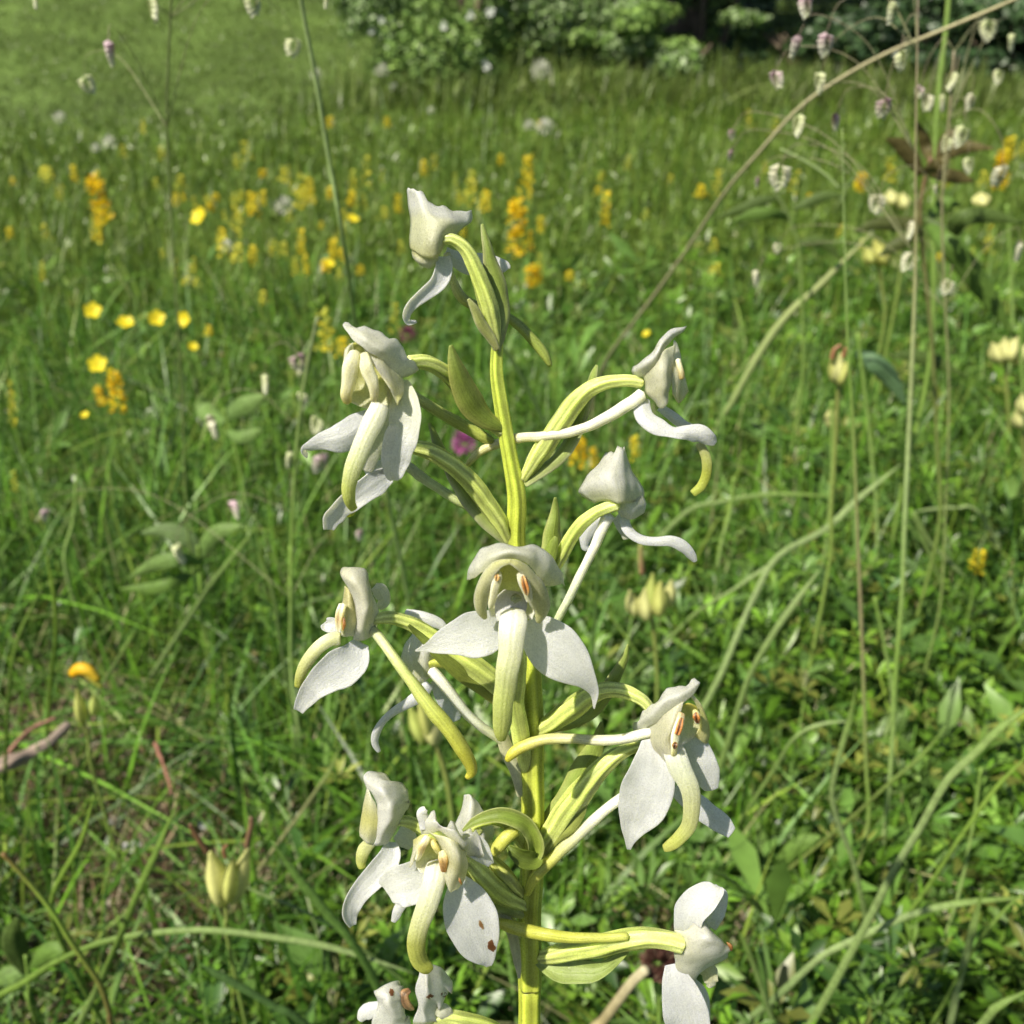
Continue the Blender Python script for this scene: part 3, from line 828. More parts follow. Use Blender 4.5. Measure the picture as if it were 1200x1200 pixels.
S1 = [(935, 55, 26, 0, 0), (968, 52, 26, 0, 0), (943, 8, 24, 0, 0), (1047, 15, 24, 2, 0), (1055, 72, 24, 2, 0), (908, 94, 22, 0, .02), (962, 97, 24, 2, .02), (857, 182, 14, 1, .05), (857, 158, 12, 1, .05),
      (938, 147, 24, 2, .01), (980, 143, 20, 1, .02), (1037, 127, 24, 1, 0), (914, 208, 30, 3, .02), (888, 214, 12, 1, .05)]
quaking('tall quaking grass at the upper right, its culm running down past the reddish stem', [(1076, -30), (1075, 60), (1073, 180), (1073, 300), (1070, 400), (1064, 533), (1060, 620), (1057, 700), (1049, 800), (1045, 883), (1034, 1000), (1030, 1045)], [1.8, 2.4, 6, 6, 6, 6], [(0.30, 0.24, 0.18), (0.30, 0.28, 0.14), PG, MG, PG, PG], S1, 0.39)
S2 = [(1120, 95, 24, 2, 0), (1104, 120, 20, 2, 0), (1088, 120, 20, 3, 0), (1139, 119, 18, 3, 0), (1113, 170, 20, 2, 0), (1129, 160, 24, 2, -.02), (1134, 194, 18, 2, 0), (1030, 240, 24, 3, 0), (1175, 207, 26, 3, -.02),
      (1068, 270, 20, 3, 0), (1069, 308, 22, 3, 0), (885, 327, 20, 3, .05), (911, 291, 12, 3, .05), (1112, 337, 18, 3, 0), (1196, 295, 24, 3, 0), (1079, 108, 14, 0, 0), (1097, 222, 10, 3, 0), (1185, 50, 20, 2, .1), (1157, 35, 24, 2, .2), (1170, 90, 16, 2, .1)]
quaking('quaking grass with many small nodding heads among the brown leaved plant', [(1118, 60), (1112, 140), (1104, 240), (1108, 360), (1112, 470), (1108, 600), (1100, 720)], 3, [(0.26, 0.22, 0.14), MG], S2, 0.5)
S3 = [(127, 62, 28, 0, 0), (178, 10, 28, 2, 0), (295, 6, 24, 2, 0), (40, 2, 16, 2, 0), (98, 100, 22, 2, .12), (345, 56, 22, 2, .1), (383, 2, 14, 2, 0)]
quaking('quaking grass at the upper left whose heads nod in from the top edge', [(206, -90), (200, 20), (196, 150), (205, 320), (214, 480), (222, 640)], 2.6, [(0.22, 0.24, 0.12), MG], S3, [0.40, 0.55])
S4 = [(347, 427, 24, 1, 0), (310, 450, 26, 2, 0), (246, 505, 30, 3, 0), (272, 599, 24, 0, 0), (205, 652, 26, 2, 0), (353, 468, 16, 2, 0), (340, 540, 20, 2, 0), (376, 545, 26, 0, .02), (420, 628, 14, 0, .05), (372, 500, 22, 2, .03), (52, 605, 16, 0, .1)]
quaking('quaking grass left of the orchid, heads hanging over the broad blurred leaves', [(372, 372), (360, 430), (350, 500), (343, 600), (341, 700), (342, 790)], 4, [(0.18, 0.22, 0.10), MG, PG], S4, 0.46)

# ------------------------------------------------------------------ broad leaved plants
def leafy(name, cat, label, stem_pts, wpx, scol, leaves, Y, group=None):
    root = tag(empty(name, (0, 0, 0)), label, cat, group)
    o, P, r_ = stalk('', stem_pts, wpx, scol, Y=Y, parent=root, pname='stem')
    for pts, wd_, cs, lab in leaves:
        yv = [(Y if np.isscalar(Y) else Y[0]) + (p[2] if len(p) > 2 else 0) for p in pts]
        W = []; ww = []
        nn = len(pts)
        for i, p in enumerate(pts):
            q, s = at_y(p[0], p[1], yv[i]); W.append(list(q))
            t = i / (nn - 1)
            ww.append(0.85 * wd_ * s * max(0.06, math.sin(math.pi * (0.08 + 0.9 * t)) ** 0.8))
        V, F, C = ribbon_geo(np.array(W), ww, 0.12, [0.1, 0.0, 0.25], 22, 7, cs, None, 0.05, 0.14, None, len(label) + int(pts[0][0]))
        l = mk('leaf', V, F, C, M_BROAD, root, True, flow_grid(22, 7, len(label))); thick(l, 0.0003)
        if lab: l['label'] = lab
    b = P[-1]
    root.location = b
    for c in root.children: c.location = -Vector(b)
    return root
BL = [(0.10, 0.085, 0.03), (0.115, 0.10, 0.03)]; DL = [(0.08, 0.13, 0.03), (0.10, 0.16, 0.035)]; GLf = [(0.11, 0.20, 0.035), (0.13, 0.23, 0.04)]; PLf = [(0.14, 0.24, 0.06), (0.17, 0.27, 0.07)]
leafy('leafy_sapling', 'leafy plant', 'tall plant with dull brownish top leaves and long green drooping lower ones',
      [(1091, 185), (1083, 215), (1078, 250), (1082, 300), (1092, 400), (1098, 520), (1100, 620)], 5, [(0.16, 0.09, 0.05), (0.14, 0.16, 0.05), MG],
      [([(1080, 205, 0), (1068, 185, 0), (1055, 170, 0), (1038, 163, 0)], 11, BL, 'dull brown leaf'), ([(1092, 190, 0), (1086, 175, .01), (1082, 160, .01), (1075, 143, .01)], 8, BL, 'dull brown leaf'),
       ([(1095, 190, 0), (1115, 178, -.01), (1135, 172, -.01), (1165, 174, -.02)], 9, BL, 'dull brown leaf'), ([(1090, 205, 0), (1105, 205, -.02), (1125, 208, -.02), (1142, 213, -.02)], 9, BL, 'dull brown leaf'),
       ([(1098, 185, 0), (1108, 168, 0), (1118, 158, 0), (1130, 160, 0)], 10, BL, 'dull brown leaf'), ([(1082, 200, 0), (1095, 195, -.02), (1105, 190, -.02), (1112, 182, -.02)], 10, BL, 'dull brown leaf'),
       ([(1083, 255, 0), (1110, 272, -.01), (1128, 256, -.02), (1160, 252, -.02), (1200, 262, -.02)], 12, DL, None), ([(1085, 262, 0), (1108, 283, -.02), (1135, 315, -.02), (1160, 350, -.02), (1190, 396, -.02)], 15, GLf, None),
       ([(1078, 258, 0), (1055, 262, 0), (1030, 262, 0), (1000, 272, 0)], 10, [(0.09, 0.10, 0.03), (0.09, 0.12, 0.03)], None), ([(1080, 262, 0), (1065, 278, -.01), (1045, 290, -.01), (1030, 300, -.01)], 9, [(0.08, 0.09, 0.03), (0.09, 0.12, 0.03)], None),
       ([(1083, 258, 0), (1100, 245, .02), (1112, 238, .02), (1125, 240, .02)], 10, GLf, None)], 0.56)
leafy('leafy_sapling', 'leafy plant', 'smaller drooping leaved plant left of the brown leaved one',
      [(905, 222), (920, 245), (930, 270), (936, 292), (940, 360), (940, 450)], 4, [(0.16, 0.22, 0.07), MG],
      [([(912, 232, 0), (890, 236, 0), (870, 245, 0), (838, 256, 0)], 8, DL, None), ([(925, 255, 0), (905, 250, -.01), (880, 252, -.01), (855, 262, -.01)], 8, GLf, None), ([(930, 245, 0), (950, 236, 0), (970, 229, 0), (990, 229, 0)], 8, DL, None),
       ([(936, 285, 0), (955, 283, 0), (970, 288, 0), (985, 305, 0)], 8, DL, None)], 0.85)
leafy('broad_leaf_plant', 'leafy plant', 'plant with wide grey green blurred leaves left of the upper orchid flowers',
      [(262, 480), (275, 520), (285, 570), (288, 600)], 4, [MG, MG],
      [([(262, 495, 0), (245, 485, .02), (238, 475, .03), (235, 462, .03)], 13, PLf, None), ([(262, 490, 0), (280, 480, 0), (295, 472, 0), (312, 462, 0)], 14, PLf, None), ([(266, 505, 0), (280, 512, -.01), (293, 510, -.01), (306, 502, -.01)], 10, PLf, None)], 0.75)
leafy('broad_leaf_plant', 'leafy plant', 'plant with long bluish leaves spreading under the hanging quaking grass heads',
      [(232, 640), (235, 680), (236, 730)], 4, [MG, MG],
      [([(238, 660, 0), (210, 655, -.02), (180, 662, -.02), (150, 678, -.02)], 11, PLf, None), ([(236, 652, 0), (220, 632, 0), (195, 622, 0), (165, 625, 0)], 13, [(0.15, 0.23, 0.08)], None), ([(236, 655, 0), (245, 635, 0), (260, 622, 0), (285, 615, 0)], 12, PLf, None), ([(236, 665, 0), (200, 684, -.02), (170, 690, -.02), (140, 690, -.02)], 9, GLf, None)], 0.56)
leafy('broad_leaf_plant', 'leafy plant', 'plant with one wide dark green leaf pointing down beside the tall culm',
      [(1008, 425), (1000, 470), (998, 520), (998, 560)], 4, [DG, MG],
      [([(1003, 412, 0), (1025, 425, -.01), (1045, 445, -.01), (1062, 475, -.01)], 13, [(0.10, 0.19, 0.09), (0.13, 0.23, 0.1)], None), ([(1050, 415, .03), (1075, 418, .03), (1100, 425, .03), (1130, 440, .03)], 10, DL, None)], 0.68)
leafy('plantain', 'leafy plant', 'pale wide ribbed leaves standing behind the tall culm foot',
      [(1060, 985), (1062, 1010), (1062, 1040)], 6, [MG, MG],
      [([(1055, 1010, 0), (1045, 965, .03), (1040, 920, .05), (1052, 885, .06)], 20, PLf, None), ([(1065, 1010, 0), (1075, 965, .02), (1082, 930, .03), (1078, 890, .04)], 18, [(0.14, 0.24, 0.06)], None), ([(1072, 1008, 0), (1095, 975, .01), (1125, 940, .02), (1150, 920, .03)], 14, GLf, None)], 0.42)
leafy('broad_leaf_plant', 'leafy plant', 'bright green toothed leaves low at the right of the mid right flower',
      [(900, 1010), (900, 1040), (902, 1070)], 5, [MG, MG],
      [([(898, 1030, 0), (880, 1015, 0), (860, 1010, 0), (838, 1022, 0)], 14, GLf, None), ([(900, 1025, 0), (890, 990, .01), (880, 968, .02), (868, 955, .02)], 16, GLf, None), ([(904, 1025, 0), (925, 1000, 0), (945, 985, 0), (962, 980, 0)], 12, GLf, None),
       ([(902, 1040, 0), (930, 1050, -.01), (955, 1052, -.01), (980, 1060, -.01)], 12, [(0.10, 0.20, 0.03)], None)], 0.39)
leafy('broad_leaf_plant', 'leafy plant', 'wide flat leaf plant in the bottom left corner behind the brown stem',
      [(30, 1120), (34, 1150), (36, 1180)], 5, [MG, MG],
      [([(30, 1140, 0), (20, 1115, 0), (15, 1095, 0), (20, 1075, 0)], 16, DL, None), ([(32, 1135, 0), (50, 1120, 0), (66, 1112, 0), (80, 1112, 0)], 13, GLf, None), ([(28, 1140, 0), (8, 1145, 0), (-14, 1160, 0)], 14, PLf, None)], 0.30)
LANDMARKS = [('the tall orange spike', 125, 235), ('the row of four buttercups', 160, 372), ('the lone bright buttercup', 235, 255), ('the cream flower tuft', 333, 242), ('the slanting green stalk', 395, 235),
             ('the topmost orchid flower', 515, 265), ('the bright orange spike', 611, 262), ('the pale umbel', 630, 80), ('the white blossomed shrub', 470, 60), ('the arched straw', 850, 225), ('the nodding quaking heads', 950, 60),
             ('the reddish upright stem', 989, 230), ('the brown leaved plant', 1090, 190), ('the tall culm', 1070, 300), ('the frame corner', 1195, 20), ('the bushy dull cluster', 388, 390), ('the far bank', 150, 120), ('the orange cluster', 135, 460)]
USED = set()
def where(prefix, x, y):
    ds = sorted(LANDMARKS, key=lambda l: (l[1] - x) ** 2 + (l[2] - y) ** 2)
    for nm, lx, ly in ds:
        for a in (0, 1):
            dx, dy = x - lx, y - ly
            h = 'right of' if dx > 0 else 'left of'; v = 'below' if dy > 0 else 'above'
            d = math.hypot(dx, dy)
            q = ('just' if d < 45 else 'a little' if d < 100 else 'well')
            rel = (h if abs(dx) > abs(dy) else v) if a == 0 else (v + ' and ' + h)
            t = prefix + ' ' + q + ' ' + rel + ' ' + nm
            if t not in USED:
                USED.add(t); return t
    return prefix

# ------------------------------------------------------------------ yellow flowers
YC = [(0.84, 0.70, 0.03), (0.84, 0.62, 0.02), (0.82, 0.74, 0.06)]
def buttercup_mesh(seed, colr):
    r = random.Random(seed); mb = MB()
    for k in range(5):
        a = k * 1.2566 + r.uniform(-.1, .1)
        rows = []
        for t, wv, zz in ((0.05, .12, 0), (0.35, .34, .10), (0.7, .42, .26), (1.0, .26, .42)):
            for v in (-1, 0, 1):
                x = t; y = v * wv; z = zz + 0.08 * abs(v)
                rows.append((x * math.cos(a) - y * math.sin(a), x * math.sin(a) + y * math.cos(a), z))
        f = [(i * 3 + j, i * 3 + j + 1, i * 3 + j + 4, i * 3 + j + 3) for i in range(3) for j in range(2)]
        mb.add(rows, f, colr)
    for k in range(14):
        a = k * 2.4; q = 0.05 + 0.014 * k
        p = (math.cos(a) * q, math.sin(a) * q)
        mb.add([(p[0] - .02, p[1], .02), (p[0] + .02, p[1], .02), (p[0], p[1] + .02, .16), (p[0], p[1] - .02, .14)], [(0, 1, 2), (0, 3, 1), (0, 2, 3)], (0.7, 0.45, 0.02))
    o = mb.build('corolla', M_BLOOM, None, True); me = o.data; bpy.data.objects.remove(o)
    return me
BC = [buttercup_mesh(k, c) for k, c in enumerate(YC)]
def buttercup(label, px, py, rpx, tilt=0.7, group=None, k=0, h=None):
    y = at_ground(px, py, 0.155)[0].y
    q, s = at_y(px, py, y)
    g = ground(q.x, q.y)
    root = tag(empty('buttercup', (q.x, q.y + 0.01, g)), label, 'yellow flower', group)
    o = bpy.data.objects.new('corolla', BC[k % 3])
    o.scale = (rpx * s,) * 3
    o.location = (0, -0.01, q.z - g)
    o.rotation_euler = (tilt, random.uniform(-.3, .3), random.uniform(-.6, .6))
    o.parent = root; col.objects.link(o)
    V, F, C = tube_geo(np.array([[0, 0, -0.01], [0.004, 0.0, (q.z - g) * .5], [0, -0.008, q.z - g]]), [0.0009, 0.0008, 0.0006], MG, 6, 0, 0, 0, 1, 12)
    mk('stem', V, F, C, M_STALK, root)
    return root
for a in [('yellow buttercup highest of the four in the row below the yellow spike', 109, 365, 10, .9), ('yellow buttercup second in the row at the left', 147, 380, 10, .4), ('yellow buttercup third in the row at the left', 183, 374, 10, .9), ('half closed yellow buttercup last of the row at the left', 217, 374, 9, 1.2),
          ('bright yellow buttercup standing alone above the row', 235, 255, 11, .9), ('small round yellow buttercup beside the slanting green stalk', 412, 258, 8, .4), ('yellow buttercup above the orange yellow cluster at the left', 115, 428, 11, .8), ('tiny yellow buttercup above the brown scrap of leaf', 226, 407, 6, .6),
          ('small dull yellow buttercup low beside the orange cluster', 100, 487, 5, .5), ('tiny yellow buttercup right of the first quaking grass stem', 758, 392, 5, .6), ('pair topped little yellow flower left of the white orchid row, near a brown one', 385, 310, 7, .5)]:
    buttercup(*a)

def petalspike_mesh(seed, cols_, n=22, dense=1.0):
    """broom-like spike, 1 high: small boat-shaped flowers up a thin stem"""
    r = random.Random(seed); mb = MB()
    for k in range(n):
        t = (k + r.random()) / n
        a = k * 2.4 + r.uniform(-.4, .4)
        rad = 0.15 * (1.15 - 0.85 * t) * dense * r.uniform(0.25, 1.25)
        z = t * 0.92 + r.uniform(-.05, .05)
        c0 = np.array([math.cos(a) * rad, math.sin(a) * rad, z])
        out = np.array([math.cos(a), math.sin(a), 0.7]); out /= np.linalg.norm(out)
        sd_ = np.array([-math.sin(a), math.cos(a), 0.0]); up = np.cross(out, sd_)
        L = 0.14 * r.uniform(.7, 1.3)
        c = np.array(r.choice(cols_)) * r.uniform(0.85, 1.1)
        for sgn in (-1, 0, 1):
            d = out * 0.9 + sd_ * sgn * 0.5 - up * (0.5 if sgn == 0 else -0.2)
            w_ = np.cross(d, up); w_ /= np.linalg.norm(w_) + 1e-9
            v = [c0, c0 + d * L * .55 + w_ * L * .34, c0 + d * L * .6 + up * L * .1, c0 + d * L * .55 - w_ * L * .34, c0 + d * L]
            mb.add(v, [(0, 1, 2), (0, 2, 3), (1, 4, 2), (2, 4, 3)], c)
    o = mb.build('flower_spike', M_BLOOM, None, False); me = o.data; bpy.data.objects.remove(o)
    return me
YS = [(0.82, 0.68, 0.03), (0.84, 0.72, 0.05), (0.80, 0.60, 0.02)]
YD = [(0.66, 0.62, 0.06), (0.56, 0.58, 0.08), (0.74, 0.66, 0.06)]
OR = [(0.86, 0.64, 0.015), (0.84, 0.70, 0.03), (0.82, 0.55, 0.02)]
YO = [petalspike_mesh(k, c, n_) for k, (c, n_) in enumerate([(YS, 26), (YD, 16), (OR, 34), (YD, 22)])]
def spike(label, px, ytop, ybot, wpx, kind, group=None, name='yellow_spike'):
    y = at_ground(px, ybot, 0.145)[0].y
    q1, s = at_y(px, ybot, y); q0, _ = at_y(px, ytop, y)
    g = ground(q1.x, q1.y)
    root = tag(empty(name, (q1.x, q1.y, g)), label, 'yellow flower', group)
    o = bpy.data.objects.new('flower_spike', YO[kind])
    hgt = q0.z - q1.z
    o.scale = (wpx * s * 2.3, wpx * s * 2.3, hgt * 1.05)
    o.location = (0, 0, q1.z - g)
    o.rotation_euler = (random.uniform(-.15, .15), random.uniform(-.2, .2), random.uniform(0, 6))
    o.parent = root; col.objects.link(o)
    V, F, C = tube_geo(np.array([[0, 0, -0.01], [0.003, 0, (q1.z - g) * .5], [0, 0, q0.z - g - hgt * .1]]), [0.0015, 0.0012, 0.0006], MG, 6, 0, 0, 0, 1, 12)
    mk('stem', V, F, C, M_STALK, root)
for a in [('tall thick orange yellow flower spike alone at the left of the meadow', 125, 203, 262, 27, 2), ('slim lower part of a yellow spike under the thick orange one', 114, 245, 287, 15, 0), ('bright orange yellow spike right behind the topmost orchid flower', 611, 230, 300, 28, 2), ('paler yellow spike above the bright one behind the topmost orchid flower', 615, 180, 228, 17, 0),
          ('short orange yellow flower cluster under the bright spike beside the top flower', 628, 310, 335, 24, 2), ('orange yellow flower cluster by the buttercup at the left', 140, 434, 482, 22, 2), ('small orange yellow head left of the cluster at the left', 122, 452, 474, 14, 2), ('yellow spike standing alone right of the straw, between stem and straw', 709, 224, 268, 13, 0),
          ('bushy dull yellow cluster above the upper left orchid flower', 388, 364, 415, 26, 3), ('yellow cluster at the foot of the bushy dull one', 400, 395, 420, 16, 0), ('yellow sprig beside the purple clover head', 462, 355, 392, 13, 1), ('yellow flower head behind the upper right orchid stalk', 678, 512, 545, 20, 2), ('small yellow flower head right of the one behind the orchid stalk', 697, 524, 548, 11, 2),
          ('yellow flower head left of the right orchid flower hood', 745, 510, 540, 12, 0), ('orange yellow head behind the reddish stem', 1006, 202, 224, 15, 2), ('yellow spike at the right edge behind the nodding heads', 1180, 160, 190, 16, 0), ('orange tinted yellow spike near the right edge', 1170, 176, 222, 20, 2), ('two lobed small yellow flower low at the right', 1143, 645, 672, 18, 0)]:
    spike(*a)
for (x, y0_, y1_, w_, k) in [(297, 225, 255, 16, 0), (278, 232, 275, 14, 3), (265, 275, 305, 18, 1), (282, 285, 308, 18, 1), (296, 288, 310, 12, 0), (322, 282, 300, 16, 3), (90, 194, 214, 10, 0), (58, 262, 282, 10, 1), (467, 228, 252, 10, 0), (352, 205, 245, 22, 3), (366, 208, 240, 12, 0),
                             (353, 268, 302, 11, 0), (393, 280, 305, 14, 0), (383, 304, 318, 14, 2), (550, 200, 240, 16, 3), (567, 222, 250, 14, 0), (540, 225, 240, 12, 3), (430, 182, 222, 12, 1), (415, 200, 225, 10, 3), (472, 282, 298, 10, 1), (835, 198, 232, 14, 1), (878, 128, 152, 10, 1), (928, 198, 228, 12, 1),
                             (1045, 185, 215, 16, 3), (835, 280, 296, 12, 1), (838, 308, 322, 14, 1), (985, 262, 280, 10, 1), (1010, 280, 295, 8, 1), (225, 310, 322, 10, 1), (220, 325, 334, 14, 1), (232, 325, 336, 8, 1), (1150, 200, 220, 12, 1), (145, 170, 185, 10, 1), (192, 172, 186, 12, 1), (290, 165, 190, 14, 1),
                             (335, 195, 215, 16, 3), (60, 195, 215, 14, 1), (212, 205, 222, 14, 1), (1160, 262, 300, 12, 1), (1195, 165, 185, 10, 1), (16, 445, 500, 10, 3), (735, 182, 200, 8, 1), (668, 318, 330, 12, 0), (510, 182, 200, 10, 1), (755, 245, 258, 8, 1), (905, 138, 160, 10, 1), (785, 205, 215, 8, 1), (18, 552, 575, 8, 3)]:
    spike(where(('tall ' if y1_ - y0_ > 29 else 'short ') + ['bright yellow', 'pale yellow', 'orange', 'dull yellow'][k] + ' spike', x, y0_), x, y0_, y1_, w_, k, 'distant yellow flower spikes')

rb = random.Random(21)
for k in range(68):
    if k < 60: x = rb.uniform(10, 640) if k % 3 else rb.gauss(310, 50)
    else: x = rb.uniform(700, 1195)
    y = rb.gauss(262, 46) if k < 60 else rb.gauss(235, 50)
    y = max(150, min(400, y))
    h_ = rb.uniform(8, 20) * (0.6 + y / 500); kd = rb.choice([0, 1, 1, 3, 0])
    spike(where(['bright yellow', 'pale yellow', 'orange', 'dull yellow'][kd] + ' little floret cluster', x, y), x, y - h_, y, rb.uniform(6, 13), kd, 'little floret clusters of the far meadow', name='floret_cluster')

# ------------------------------------------------------------------ hay rattle: flat green pods
def pod_geo(P0, P1, rad, c0, c1):
    P0, P1 = np.array(P0), np.array(P1)
    ts = np.linspace(0, 1, 9)
    pts = np.outer(1 - ts, P0) + np.outer(ts, P1)
    rr = rad * np.array([0.15, 0.6, 0.92, 1.0, 0.98, 0.85, 0.62, 0.36, 0.16])
    return tube_geo(pts, rr, [c0, c1, c0], 14, 4, 0.10, 0.5, 0.8, 26)
def rattle(label, pods, stem_pts, wpx, Y=None, petals=(), tips=(), cat='seed pod plant', name='hay_rattle'):
    low = max([p[1] for p in stem_pts])
    Y = clear_y(Y, max([p[1] for p in pods] + [p[3] for p in pods]), 0.16); Y = Y if np.isscalar(Y) else Y[0]
    root = tag(empty(name, (0, 0, 0)), label, cat)
    o, P, r_ = stalk('', stem_pts, wpx, [(0.20, 0.22, 0.06), MG], Y=Y, parent=root, pname='stem')
    for k, (x0, y0_, x1, y1_, w_, c) in enumerate(pods):
        a, s = at_y(x0, y0_, Y - 0.003 * (k % 3)); b, _ = at_y(x1, y1_, Y - 0.003 * (k % 3) - 0.003)
        V, F, C = pod_geo(a, b, w_ * s * 0.66, c, tuple(min(1, v * 1.25) for v in c))
        mk('pod', V, F, C, M_BLOOM, root)
    for (pts, w_, c) in tips:
        Q = [list(at_y(x, y, Y - 0.006)[0]) for x, y in pts]; s = at_y(pts[0][0], pts[0][1], Y)[1]
        V, F, C = tube_geo(np.array(Q), [w_ * s * f for f in np.linspace(.5, .35, len(pts))], c, 7, 3, 0.2, 1, 1, 16)
        mk('withered_tip', V, F, C, M_STALK, root)
    for (pts, w_, c) in petals:
        Q = [list(at_y(x, y, Y - 0.006)[0]) for x, y in pts]; s = at_y(pts[0][0], pts[0][1], Y)[1]
        V, F, C = ribbon_geo(np.array(Q), [w_ * s * .5 * f for f in np.interp(np.linspace(0, 1, len(pts)), [0, .4, 1], [.5, 1, .4])], 0.5, 0, 14, 5, c)
        thick(mk('petal', V, F, C, M_BLOOM, root), 0.0002)
    b = P[-1]; root.location = b
    for c in root.children: c.location = -Vector(b)
PC = (0.50, 0.52, 0.16); PC2 = (0.56, 0.56, 0.24); PC3 = (0.44, 0.50, 0.14); PC4 = (0.60, 0.60, 0.24)
rattle('two open yellow green seed pods with brown withered tips at the lower left', [(264, 1062, 246, 998, 26, PC4), (272, 1060, 292, 992, 20, PC4), (268, 1058, 273, 1004, 18, PC)], [(265, 1055), (266, 1075), (267, 1100)], 5, 0.36,
       tips=[([(243, 998), (234, 985), (226, 972), (223, 966)], 7, (0.13, 0.07, 0.035)), ([(289, 992), (292, 978), (295, 965), (294, 958)], 7, (0.15, 0.09, 0.05)), ([(264, 1005), (262, 996), (266, 990)], 5, (0.2, 0.10, 0.05))])
rattle('cluster of pale green hay rattle pods right of the centre orchid flower', [(745, 722, 738, 692, 16, PC2), (758, 728, 756, 690, 18, PC2), (772, 724, 774, 682, 18, PC), (784, 712, 787, 680, 14, PC2), (762, 715, 765, 672, 14, PC3)], [(764, 725), (768, 760), (770, 820)], 5, 0.52,
       tips=[([(752, 672), (751, 650), (751, 636)], 7, [(0.26, 0.13, 0.08), (0.30, 0.32, 0.10)])])
rattle('hay rattle head with orange withered top on a dark stem at the right', [(983, 452, 974, 420, 14, PC), (983, 452, 985, 414, 15, PC2), (983, 452, 995, 422, 11, PC)], [(983, 450), (981, 480), (978, 540), (974, 600), (972, 660)], 5, 0.50,
       tips=[([(975, 420), (978, 410), (985, 405)], 7, (0.26, 0.13, 0.06)), ([(988, 418), (991, 408)], 6, (0.24, 0.11, 0.05))])
rattle('pale green pods at the right edge between the culm and the frame', [(1172, 425, 1163, 402, 16, PC2), (1176, 424, 1178, 396, 16, PC2), (1180, 424, 1192, 395, 16, PC2), (1188, 428, 1204, 404, 16, PC2)], [(1178, 420), (1180, 460), (1182, 520)], 5)
rattle('pale pods cut by the right edge below the other pods', [(1196, 502, 1190, 482, 12, PC2), (1200, 486, 1198, 462, 14, PC2)], [(1198, 490), (1200, 540), (1202, 600)], 4)
rattle('single small pale pod below the orange topped hay rattle', [(976, 502, 974, 478, 15, PC2)], [(976, 500), (975, 540), (974, 600)], 3)
rattle('drooping green and yellow pod with one orange yellow petal at the left', [(98, 850, 90, 808, 13, PC), (112, 838, 110, 815, 12, PC3)], [(98, 840), (104, 870), (108, 900)], 4, 0.47,
       petals=[([(82, 792), (92, 785), (104, 786), (116, 798)], 17, [(0.80, 0.46, 0.01), (0.78, 0.58, 0.05)]), ([(96, 786), (106, 792), (120, 806)], 12, [(0.76, 0.6, 0.10), (0.4, 0.45, 0.08)])])
rattle('green pod hanging below the left orchid flowers on a thin stem', [(500, 872, 480, 828, 20, PC3), (512, 872, 500, 834, 22, PC2), (506, 868, 490, 815, 14, PC)], [(508, 866), (520, 900), (527, 935), (532, 990)], 7, 0.36)
rattle('small cream seed head cluster left of the brown leaved plant', [(1045, 240, 1043, 222, 16, PC2), (1060, 246, 1058, 226, 14, PC2), (1150, 240, 1150, 226, 18, PC2)], [(1050, 240), (1052, 270), (1054, 330)], 4, 1.0)
rattle('pale green catkin like head over the far flowers', [(1038, 312, 1025, 282, 18, (0.5, 0.5, 0.14)), (1022, 310, 1015, 290, 14, (0.46, 0.48, 0.14))], [(1030, 310), (1034, 340), (1036, 380)], 4, 0.95)

# ------------------------------------------------------------------ other small things
def ball_flower(label, px, py, rpx, cols_, cat, name, up=30, n=70, group=None, Y=None):
    y = Y or at_ground(px, py + rpx, 0.14)[0].y
    q, s = at_y(px, py, y); g = ground(q.x, q.y)
    root = tag(empty(name, (q.x, q.y, g)), label, cat, group)
    r = rpx * s; mb = MB(); c0 = np.array([0, 0, q.z - g])
    for k in range(n):
        z = 1 - 1.75 * k / n; a = k * 2.4
        d = np.array([math.cos(a) * math.sqrt(max(0, 1 - z * z)), math.sin(a) * math.sqrt(max(0, 1 - z * z)), z])
        t = np.cross(d, [0.1, 0.2, 1.0]); t /= np.linalg.norm(t) + 1e-9
        c = np.array(random.choice(cols_)) * random.uniform(.8, 1.2)
        b = c0 + d * r * .3; l = r * random.uniform(.85, 1.15)
        mb.add([b, c0 + d * l * .8 + t * r * .16, c0 + d * l + np.array([0, 0, r * .1]), c0 + d * l * .8 - t * r * .16], [(0, 1, 2), (0, 2, 3)], c)
    mb.build('flower_head', M_BLOOM, root, False)
    V, F, C = tube_geo(np.array([[0, 0, -0.01], [0.004, 0, (q.z - g) * .5], [0, 0, q.z - g]]), [0.001, 0.0009, 0.0008], MG, 6, 0, 0, 0, 1, 12)
    mk('stem', V, F, C, M_STALK, root)
PU = [(0.42, 0.12, 0.30), (0.34, 0.10, 0.26), (0.5, 0.22, 0.4)]
ball_flower('magenta clover head left of the orchid stem at mid height', 544, 520, 17, PU, 'clover', 'clover_head')
ball_flower('dull purple clover head below the curled tip of the topmost flower', 477, 392, 11, [(0.26, 0.08, 0.14), (0.2, 0.06, 0.1)], 'clover', 'clover_head')
ball_flower('withered dark brown flower head behind the lowest right orchid ovary', 772, 1128, 24, [(0.10, 0.045, 0.035), (0.16, 0.08, 0.06), (0.22, 0.14, 0.10)], 'dead flower', 'dead_flower_head', n=160, Y=0.27)
stalk('pale brown dry stem rising to the withered flower head', [(757, 1136), (742, 1150), (725, 1172), (708, 1195), (690, 1220)], 13, [(0.42, 0.38, 0.24), (0.24, 0.2, 0.1), (0.5, 0.48, 0.2)], Y=0.262, name='dry_stalk', cat='dry stem')
